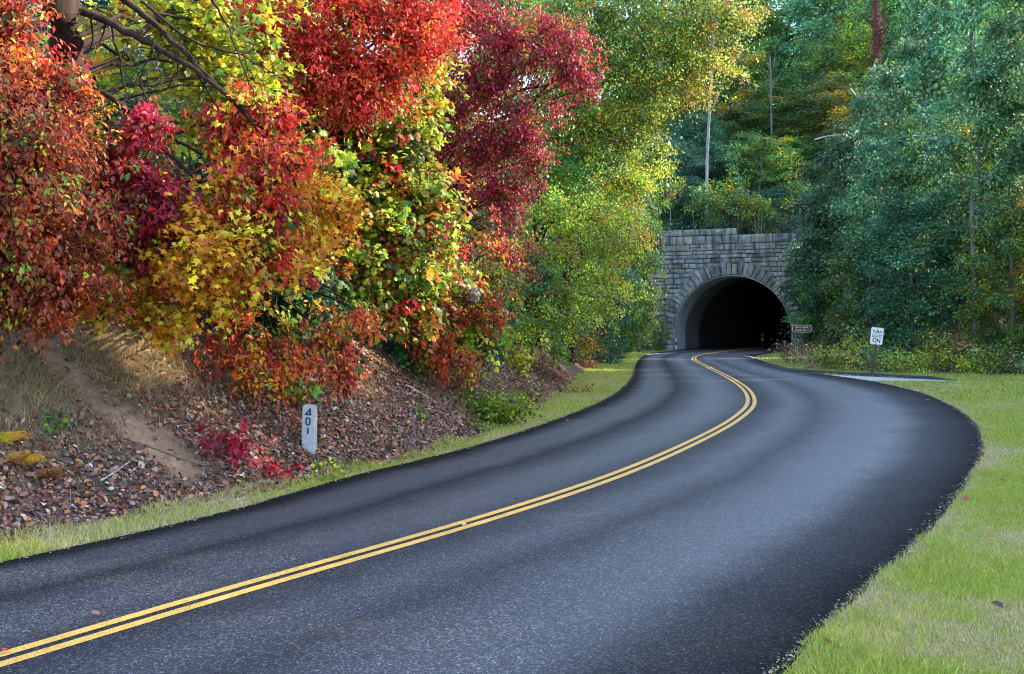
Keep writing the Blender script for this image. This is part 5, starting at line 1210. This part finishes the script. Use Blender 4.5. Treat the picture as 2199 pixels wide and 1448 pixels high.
for i in range(240):
    o = link('fallen_leaf', lv[wi[i] + 9 * (i % 3 == 0)], None)
    t_ = T_[i]; x_ = np.cross(t_, N_[i]); x_ /= np.linalg.norm(x_); z_ = np.cross(x_, t_); s_ = S_[i]
    o.matrix_world = Matrix(((x_[0] * s_, t_[0] * s_, z_[0] * s_, P_[i][0]), (x_[1] * s_, t_[1] * s_, z_[1] * s_, P_[i][1]), (x_[2] * s_, t_[2] * s_, z_[2] * s_, P_[i][2] + .012), (0, 0, 0, 1)))
    lm = min(LMARK, key=lambda q: math.hypot(q[1][0] - P_[i][0], q[1][1] - P_[i][1]))[0]; dd_ = float(sdist(P_[i:i + 1, :2], FOOT)[0])
    lab_ = f"{LLAB[wi[i]]} {'lobed' if i % 3 == 0 else 'curled'} leaf on the litter {'beside the grass edge ' if dd_ < .35 else 'higher up ' if dd_ > 1.2 else ''}{lm}"
    tag(o, lab_, 'leaf', 'loose leaves: ' + lab_)
# single leaves on grass and road
def one_leaf(px, py, kind, col, size, label, tilt=.2, up=.04, cat='leaf'):
    x, y = W(px, py)
    m_ = mesh_tris('fallen_leaf', TM[kind][0] * size, TM[kind][1], np.repeat(np.array(col)[None], len(TM[kind][1]), 0)); o = link('fallen_leaf', m_, M_LEAF)
    onroad = LX(y) < x < RX(y)
    o.location = (x, y, (RZ + .012) if onroad else up); o.rotation_euler = (tilt, random.uniform(-.3, .3), random.uniform(0, 6.28)); tag(o, label, cat)
one_leaf(2078, 1078, 'maple', RED, .12, 'red fallen leaf on the lawn just off the asphalt edge')
one_leaf(2138, 1166, 'maple', (0.75, .42, .02), .11, 'golden fallen leaf on the lawn near the right border')
one_leaf(1895, 1283, 'maple', (0.7, .33, .02), .07, 'small orange yellow leaf in the grass above the pale curled leaf')
one_leaf(1876, 1312, 'long', (0.75, .55, .12), .10, 'pale yellow curled leaf caught in the near grass', .6, .05)
one_leaf(2155, 1318, 'curl', (0.11, .06, .035), .10, 'dark brown curled leaf on the lawn at the right border')
one_leaf(1945, 1197, 'long', (0.62, .52, .42), .14, 'pale straw coloured leaf at the broken asphalt edge')
one_leaf(215, 1330, 'curl', (0.50, .25, .2), .07, 'pinkish curled leaf lying on the road near the yellow lines')
one_leaf(628, 1212, 'curl', (0.45, .3, .2), .05, 'tiny tan leaf on the near lane left of the yellow lines')
one_leaf(1300 * 0 + 918, 1003, 'maple', RED, .09, 'red leaf on the grass strip past the milepost')
one_leaf(305, 1127, 'maple', GOLD, .09, 'golden leaf on the grass strip near the left border')
one_leaf(993, 1136, 'curl', (0.6, .5, .4), .06, 'pale leaf lying on the outer yellow line')
one_leaf(20, 1408, 'curl', (0.5, .08, .06), .06, 'dark red leaf by the yellow lines at the left border')
one_leaf(2118, 848, 'curl', (0.34, .18, .06), .2, 'brown leaf on the far lawn')
for k, (px, py, kd, c_, sz, lab) in enumerate([
    (1790, 1395, 'curl', (.34, .17, .07), .07, 'small brown leaf in the grass at the bottom edge of the lawn'), (1985, 1225, 'curl', (.40, .2, .08), .07, 'small brown leaf on the lawn below the straw coloured leaf'),
    (2060, 1390, 'maple', (.5, .2, .04), .08, 'rusty lobed leaf on the near lawn below the dark curled leaf'), (2160, 1040, 'curl', (.42, .22, .08), .09, 'tan leaf on the lawn right of the red fallen leaf'),
    (2090, 960, 'maple', (.62, .12, .05), .11, 'orange red leaf on the lawn where the bend is widest'), (1990, 862, 'curl', (.75, .7, .6), .09, 'white scrap lying on the outer edge of the bend'),
    (1215, 905, 'maple', (.7, .4, .03), .10, 'yellow leaf on the grass strip below the bramble bush'), (1120, 932, 'curl', (.45, .22, .08), .10, 'brown leaf on the grass strip left of the yellow leaf'),
    (540, 1088, 'curl', (.42, .2, .08), .07, 'brown leaf on the asphalt edge left of the milepost'), (905, 985, 'maple', (.55, .1, .04), .08, 'orange leaf on the grass strip next to the red leaf')]):
    one_leaf(px, py, kd, c_, sz, lab)
def stick(pts, r0, mat, label, name='fallen_stick'):
    p = np.array([on_bank(*q) for q in pts]) + np.array([0, 0, .035]); b_ = p[0].copy(); s = np.linspace(0, len(p) - 1, len(p) * 4)
    V, q = tube(np.stack([np.interp(s, np.arange(len(p)), p[:, k]) for k in range(3)], 1) - b_, np.linspace(r0, r0 * .5, len(s)), 6)
    o = link(name, mesh_tris(name, V, q, smooth=True), mat); o.location = b_; tag(o, label, 'stick')
stick([(215, 1045), (245, 1025), (275, 1003), (288, 992)], .013, M_STICK, 'bleached white stick lying on the litter below the soil streak')
stick([(65, 920), (85, 890), (98, 860), (130, 845)], .010, M_TWIG, 'curved brown twig beside the small dark green seedling')
stick([(265, 950), (330, 972), (400, 1000), (480, 1022), (560, 1048)], .011, M_TWIG, 'long thin stick running down the litter to the grass strip')
stick([(870, 830), (905, 850), (940, 870)], .018, M_STICK, 'straight pale stick on the slope above the leaf litter')
stick([(930, 905), (960, 895), (1000, 880)], .008, M_STICK, 'thin pale twig left of the bramble bush')
stick([(820, 800), (840, 806), (870, 812)], .014, M_BARK, 'short dark stick under the red sapling')
stick([(80, 975), (150, 1010), (210, 1045)], .009, M_TWIG, 'slender brown twig crossing behind the ferns')

# ------------------------------------------------------------------ grass
def blades(P2, h, w, cols, rng, z0=0.0, lean=.45, simple=False):
    n = len(P2); a_ = rng.uniform(0, 2 * math.pi, n); fx = np.cos(a_); fy = np.sin(a_)
    ln = rng.normal(0, lean, (n, 2)) * h[:, None]
    b_ = np.column_stack([P2, np.full(n, z0) if np.isscalar(z0) else z0])
    sd = np.column_stack([fx, fy, np.zeros(n)]) * (w / 2)[:, None]
    m_ = b_ + np.column_stack([ln * .35, h * .6]); tp = b_ + np.column_stack([ln, h])
    if simple:
        V = np.stack([b_ - sd, b_ + sd, tp], 1).reshape(-1, 3)
        return mesh_tris('grass', V, np.arange(3 * n).reshape(-1, 3), cols)
    V = np.stack([b_ - sd, b_ + sd, m_ + sd * .75, m_ - sd * .75, tp], 1).reshape(-1, 3)
    k = np.arange(n) * 5
    T = np.stack([np.stack([k, k + 1, k + 2], 1), np.stack([k, k + 2, k + 3], 1), np.stack([k + 3, k + 2, k + 4], 1)], 1).reshape(-1, 3)
    return mesh_tris('grass', V, T, np.repeat(cols, 3, 0))
GC = np.array([(0.29, .345, .045), (0.39, .42, .06), (0.21, .29, .04), (0.48, .46, .09)]); SC_ = np.array([(0.50, .42, .20), (0.56, .48, .27), (0.46, .33, .15)])
def grass_cols(P2, rng, edge, bias=0.0):
    n = len(P2); dry = fbm(P2, .55, 61) * .9 + fbm(P2, 2.4, 62) * .5
    pd = np.clip(.41 + bias + dry * 1.1 + .5 * np.exp(-np.maximum(edge, 0) / .18), .05, .95)
    isd = rng.random(n) < pd  # dry or green
    c = np.where(isd[:, None], SC_[rng.integers(0, 3, n)], GC[rng.integers(0, 4, n)])
    return np.clip(c * 1.2 * np.exp(rng.normal(0, .2, (n, 1))), .02, .85), isd
apoly = np.array(ap)
def in_poly(P, poly):
    x, y = P.T; ins = np.zeros(len(P), bool); j = len(poly) - 1
    for i in range(len(poly)):
        xi, yi = poly[i]; xj, yj = poly[j]
        ins ^= ((yi > y) != (yj > y)) & (x < (xj - xi) * (y - yi) / (yj - yi + 1e-12) + xi); j = i
    return ins
def lawn_right(n, y0, y1, h, w, seed):
    rng = np.random.default_rng(seed); y = rng.uniform(y0, y1, n); xm = (2330 - CXP) / F * y
    x0 = RX(y) - .03; x = x0 + (np.maximum(xm, x0 + .5) - x0) * rng.random(n)
    q = np.stack([x, y], 1); e = x - RX(y) + .03 * np.random.default_rng(1).normal(size=n)
    kd = np.abs(sdist(q, kq)) > .28
    keep = (e > -.02 - .05 * np.abs(vnoise(q, 3.0, 5))) & (sdist(q, FEDGE) < 1.5) & ~in_poly(q, apoly) & kd
    q = q[keep]; e = e[keep]
    c, isd = grass_cols(q, rng, e); hh = h * np.exp(rng.normal(0, .35, len(q))) * np.where(isd, .65, 1) * (1 + .5 * vnoise(q, 1.3, 3)); ww = w * rng.uniform(.7, 1.3, len(q))
    return blades(q, hh, ww, c, rng, simple=y0 > 9)
for k, (n, y0, y1, h, w) in enumerate([(105000, 5.2, 9.5, .040, .0052), (125000, 9.5, 16, .042, .008), (80000, 16, 30, .055, .015), (70000, 30, 75, .06, .03)]):
    o = link('grass', lawn_right(n, y0, y1, h, w, 500 + k), M_GRASS); tag(o, ['short near lawn grass beside the asphalt', 'lawn grass in the middle distance right of the road', 'far lawn grass inside the bend', 'grass strip past the pull off up to the tunnel'][k], 'grass', kind='stuff')
rng = np.random.default_rng(520)
y = 7 + 75 * rng.random(190000) ** 1.7; fx_ = np.interp(y, FOOT[:, 1], FOOT[:, 0]); lx_ = LX(y)
x = fx_ - .25 + (lx_ + .04 - fx_ + .25) * rng.random(len(y)); q = np.stack([x, y], 1); e = lx_ - x
keep = (e > -.05 * np.abs(vnoise(q, 3.0, 5))) & (sdist(q, FOOT) < .12 + .2 * vnoise(q, 1.2, 8)); q, e, y = q[keep], e[keep], y[keep]
c, isd = grass_cols(q, rng, e + .3, -.30)
tall = np.clip(1.0 + .6 * fbm(q, 1.0, 12), .4, 2)
hh_ = (.045 + .03 * np.clip(e, 0, 1)) * tall * np.exp(rng.normal(0, .3, len(q))); zz_ = np.maximum(0, bank_h(q)[0])
for m_, lab in ((y < 13, 'near verge grass between the road and the leaf litter'), (y >= 13, 'verge grass strip running past the milepost towards the tunnel')):
    o = link('grass', blades(q[m_], hh_[m_], .0048 * np.maximum(1, y[m_] / 9), c[m_], rng, zz_[m_], simple=bool(y[m_].min() > 12)), M_GRASS); tag(o, lab, 'grass', kind='stuff')
# crumbs and straw along the asphalt edges
rng = np.random.default_rng(541); n = 6000; y = 5 + 45 * rng.random(n) ** 1.8; lf = rng.random(n) < .5
off = rng.normal(-.02, .05, n); x = np.where(lf, LX(y) - off, RX(y) + off)
c = np.array([(.42, .34, .20), (.36, .29, .17), (.22, .2, .14), (.46, .38, .22), (.2, .12, .06)])[rng.integers(0, 5, n)] * np.exp(rng.normal(0, .25, (n, 1)))
t_ = unit(np.column_stack([rng.normal(size=(n, 2)), rng.normal(0, .2, n)])); nn_ = unit(np.column_stack([rng.normal(0, .4, (n, 2)), np.ones(n)]))
o = link('edge_crumbs', build_leaves('edge_crumbs', 'small', np.column_stack([x, y, np.where(off < 0, RZ + .006, .012)]), t_, nn_, rng.uniform(.008, .028, n) * (1 + y / 30), c), M_LITTER); tag(o, 'straw, grit and leaf crumbs along the asphalt edges', 'debris', kind='stuff')
# dry bank grass
rng = np.random.default_rng(530); n = 15000
cc = [mo[0], mo[1], mo[2], on_bank(420, 800)[:2], on_bank(780, 850)[:2], on_bank(960, 860)[:2], on_bank(200, 800)[:2], on_bank(1080, 830)[:2], on_bank(350, 850)[:2]]
q = np.array(cc)[rng.choice(9, n, p=np.array([4, 3, 3, 1.5, 1, 1.2, 2, 1.2, .8]) / 17.7)] + rng.normal(0, .55, (n, 2)); q = q[(sdist(q, FOOT) > .3) & (np.abs(sdist(q, GULLY)) > .22 + .1 * rng.random(len(q)))]; n = len(q)
c = np.array([(0.42, .31, .15), (.28, .22, .08), (.52, .40, .22), (.26, .16, .08)])[rng.integers(0, 4, n)] * np.exp(rng.normal(0, .25, (n, 1)))
o = link('dry_grass', blades(q, rng.uniform(.06, .2, n), np.full(n, .006), c, rng, bank_z(q) - .01, .8), M_GRASS); tag(o, 'dry tan grass on the upper part of the bank', 'grass', kind='stuff')

# ------------------------------------------------------------------ milepost and signs
def text_mesh(name, txt, size, mat, parent, loc, offset=0.0, sx=1.0, rot=(R(90), 0, 0), extrude=.002, spacing=1.0):
    cu = bpy.data.curves.new(name, 'FONT'); cu.body = txt; cu.size = size; cu.align_x = 'CENTER'; cu.align_y = 'CENTER'; cu.extrude = extrude; cu.offset = offset; cu.space_character = spacing; cu.resolution_u = 3
    t = bpy.data.objects.new(name, cu); COL.objects.link(t)
    me_ = bpy.data.meshes.new_from_object(t.evaluated_get(bpy.context.evaluated_depsgraph_get())); bpy.data.objects.remove(t)
    me_.name = name; me_.materials.clear()
    o = link(name, me_, mat, parent); o.location = loc; o.rotation_euler = rot; o.scale = (sx, 1, 1)
    return o
mp = on_bank(664, 966); s_ = F / mp[1]
hh = 99 / s_; wd = 27 / s_
post = empty('milepost', mp - np.array([0, 0, .02]), (0, R(1.0), R(-8))); tag(post, 'white concrete milepost numbered 401 standing in the leaf litter', 'milepost')
w2 = wd / 2; ch_ = wd * .16
prof = [(-w2, -.25), (w2, -.25), (w2 * .98, hh - ch_), (w2 - ch_, hh), (-w2 + ch_, hh), (-w2 * .98, hh - ch_)]
dp = wd * .42
V = [(x, -dp, z) for x, z in prof] + [(x, dp, z) for x, z in prof]; n = 6
import bmesh
bm = bmesh.new(); bv_ = [bm.verts.new(v) for v in V]
bm.faces.new(bv_[:6]); bm.faces.new(bv_[6:][::-1])
for k in range(6): bm.faces.new([bv_[k], bv_[k + 6], bv_[(k + 1) % 6 + 6], bv_[(k + 1) % 6]])
bmesh.ops.recalc_face_normals(bm, faces=bm.faces[:]); bmesh.ops.bevel(bm, geom=bm.edges[:], offset=.008, segments=2, affect='EDGES')
me = bpy.data.meshes.new('concrete_post'); bm.to_mesh(me); bm.free(); link('concrete_post', me, M_CONCRETE, post)
def strokes(name, segs, wdt, par, yy):
    V = []; Fc = []
    for (x0, z0, x1, z1) in segs:
        d = np.array([x1 - x0, z1 - z0]); d = d / np.linalg.norm(d); nn = np.array([-d[1], d[0]]) * wdt / 2
        a0 = np.array([x0, z0]) - d * wdt * .3; a1 = np.array([x1, z1]) + d * wdt * .3
        b0 = len(V); V += [(p[0], yy, p[1]) for p in (a0 + nn, a0 - nn, a1 - nn, a1 + nn)]; V += [(p[0], yy + .006, p[1]) for p in (a0 + nn, a0 - nn, a1 - nn, a1 + nn)]
        Fc += [(b0, b0 + 1, b0 + 2, b0 + 3)] + [(b0 + k, b0 + 4 + k, b0 + 4 + (k + 1) % 4, b0 + (k + 1) % 4) for k in range(4)]
        yy -= .0004
    return link(name, mesh_py(name, V, Fc), M_BLUE, par)
u_ = hh / 99.0                                  # one photo px on the post
zt = hh
strokes('numeral', [(4.5 * u_, zt - 8 * u_, 4.5 * u_, zt - 22 * u_), (4.5 * u_, zt - 9 * u_, -6 * u_, zt - 21 * u_), (-6 * u_, zt - 20.5 * u_, 6.5 * u_, zt - 20.0 * u_)], 3.6 * u_, post, -dp - .003)
strokes('numeral', [(-4 * u_, zt - 30 * u_, -4 * u_, zt - 41 * u_), (4 * u_, zt - 30 * u_, 4 * u_, zt - 41 * u_), (-2.8 * u_, zt - 28.6 * u_, 2.8 * u_, zt - 28.6 * u_), (-2.8 * u_, zt - 42.4 * u_, 2.8 * u_, zt - 42.4 * u_)], 3.6 * u_, post, -dp - .003)
strokes('numeral', [(0, zt - 50 * u_, 0, zt - 61 * u_)], 3.9 * u_, post, -dp - .003)

def rounded_panel(name, w, h, rad, y0, y1, mat, par):
    p = []
    for cx_, cz_, a0 in [(w / 2 - rad, h / 2 - rad, 0), (-w / 2 + rad, h / 2 - rad, 90), (-w / 2 + rad, -h / 2 + rad, 180), (w / 2 - rad, -h / 2 + rad, 270)]:
        for k in range(5): a_ = R(a0 + 22.5 * k); p.append((cx_ + rad * math.cos(a_), cz_ + rad * math.sin(a_)))
    n = len(p); V = [(x, y0, z) for x, z in p] + [(x, y1, z) for x, z in p]
    Fc = [tuple(range(n))[::-1], tuple(range(n, 2 * n))] + [(k, (k + 1) % n, n + (k + 1) % n, n + k) for k in range(n)]
    return mesh_py(name, V, Fc)
# TURN LIGHTS ON
Ys = 44.3; sb = np.array(at(1873, 806, Ys)); sb[2] = ground_z(sb[0], sb[1]); m1 = Ys / F
sg = empty('road_sign', sb, (0, math.atan2(11.5, 105), R(-12))); tag(sg, 'white rectangular sign reading turn lights on atop a leaning brown wooden post', 'road sign')
hp = 85 * m1
link('post', bevel_box('post', -.055, .055, -.045, .045, -.4, hp + .5, .008), M_WOODPOST, sg)
pn = link('panel', rounded_panel('panel', 25.5 * m1, 36 * m1, .05, -.058, -.048, None, None), M_SIGNWHITE, sg); pn.location = (0, 0, hp)
bz = 12.2 * m1
border = Tubes()
for (x0_, z0_, x1_, z1_) in []: pass
text_mesh('lettering', 'TURN', 9.6 * m1, M_SIGNBLACK, pn, (0, -.061, 8.6 * m1), offset=.004, sx=.80)
text_mesh('lettering', 'LIGHTS', 9.2 * m1, M_SIGNBLACK, pn, (0, -.061, -.4 * m1), offset=.003, sx=.66)
text_mesh('lettering', 'ON', 12.5 * m1, M_SIGNBLACK, pn, (0, -.061, -10.0 * m1), offset=.006, sx=.84)
for zz in (16.2, -16.2):
    b_ = link('bolt', mesh_py('bolt', box_verts(-.014, .014, -.066, -.058, zz * m1 - .014, zz * m1 + .014), BOXF), M_DARKMETAL, pn)
# brown tunnel sign
Yb = 69.0; bb = np.array(at(1722, 770, Yb)); bb[2] = ground_z(bb[0], bb[1]); m2 = Yb / F
sg = empty('tunnel_sign', bb, (0, 0, R(-14))); tag(sg, 'small brown sign with white border and the tunnel name in white letters', 'road sign')
zc = CH - (706 - HOR) * m2 - bb[2]
link('post', bevel_box('post', -.06, .06, -.05, .05, -.4, zc + .1, .008), M_WOODPOST, sg)
pw = link('border', rounded_panel('border', 39.5 * m2, 16 * m2, .11, -.066, -.056, None, None), M_SIGNWHITE, sg); pw.location = (0, 0, zc)
pb = link('panel', rounded_panel('panel', 37.4 * m2, 14.0 * m2, .08, -.070, -.060, None, None), M_SIGNBROWN, sg); pb.location = (0, 0, zc)
text_mesh('lettering', 'Ferrin  Knob', 5.0 * m2, M_SIGNWHITE, pb, (0, -.074, 2.9 * m2), offset=.004, sx=1.02)
text_mesh('lettering', 'Tunnel  No.  1', 5.0 * m2, M_SIGNWHITE, pb, (0, -.074, -3.1 * m2), offset=.004, sx=.94)
# sign seen from behind on the far left verge
Yd = 60.5; db = np.array(at(1292, 775, Yd)); db[2] = ground_z(db[0], db[1]); m3 = Yd / F
sg = empty('sign_post', db, (0, 0, R(10))); tag(sg, 'thin dark post with the back of a dark sign on the far left verge', 'road sign')
link('post', bevel_box('post', -.025, .025, -.025, .025, -.3, 92 * m3, .005), M_DARKMETAL, sg)
o = link('panel', rounded_panel('panel', 15 * m3, 22 * m3, .04, -.008, .0, None, None), M_DARKMETAL, sg); o.location = (4 * m3, .04, 76 * m3)

# ------------------------------------------------------------------ tidy: prototypes never left standing off-stage
for k, o in PRO.items():
    if first[k]:
        for ch in list(o.children): bpy.data.objects.remove(ch)
        bpy.data.objects.remove(o)
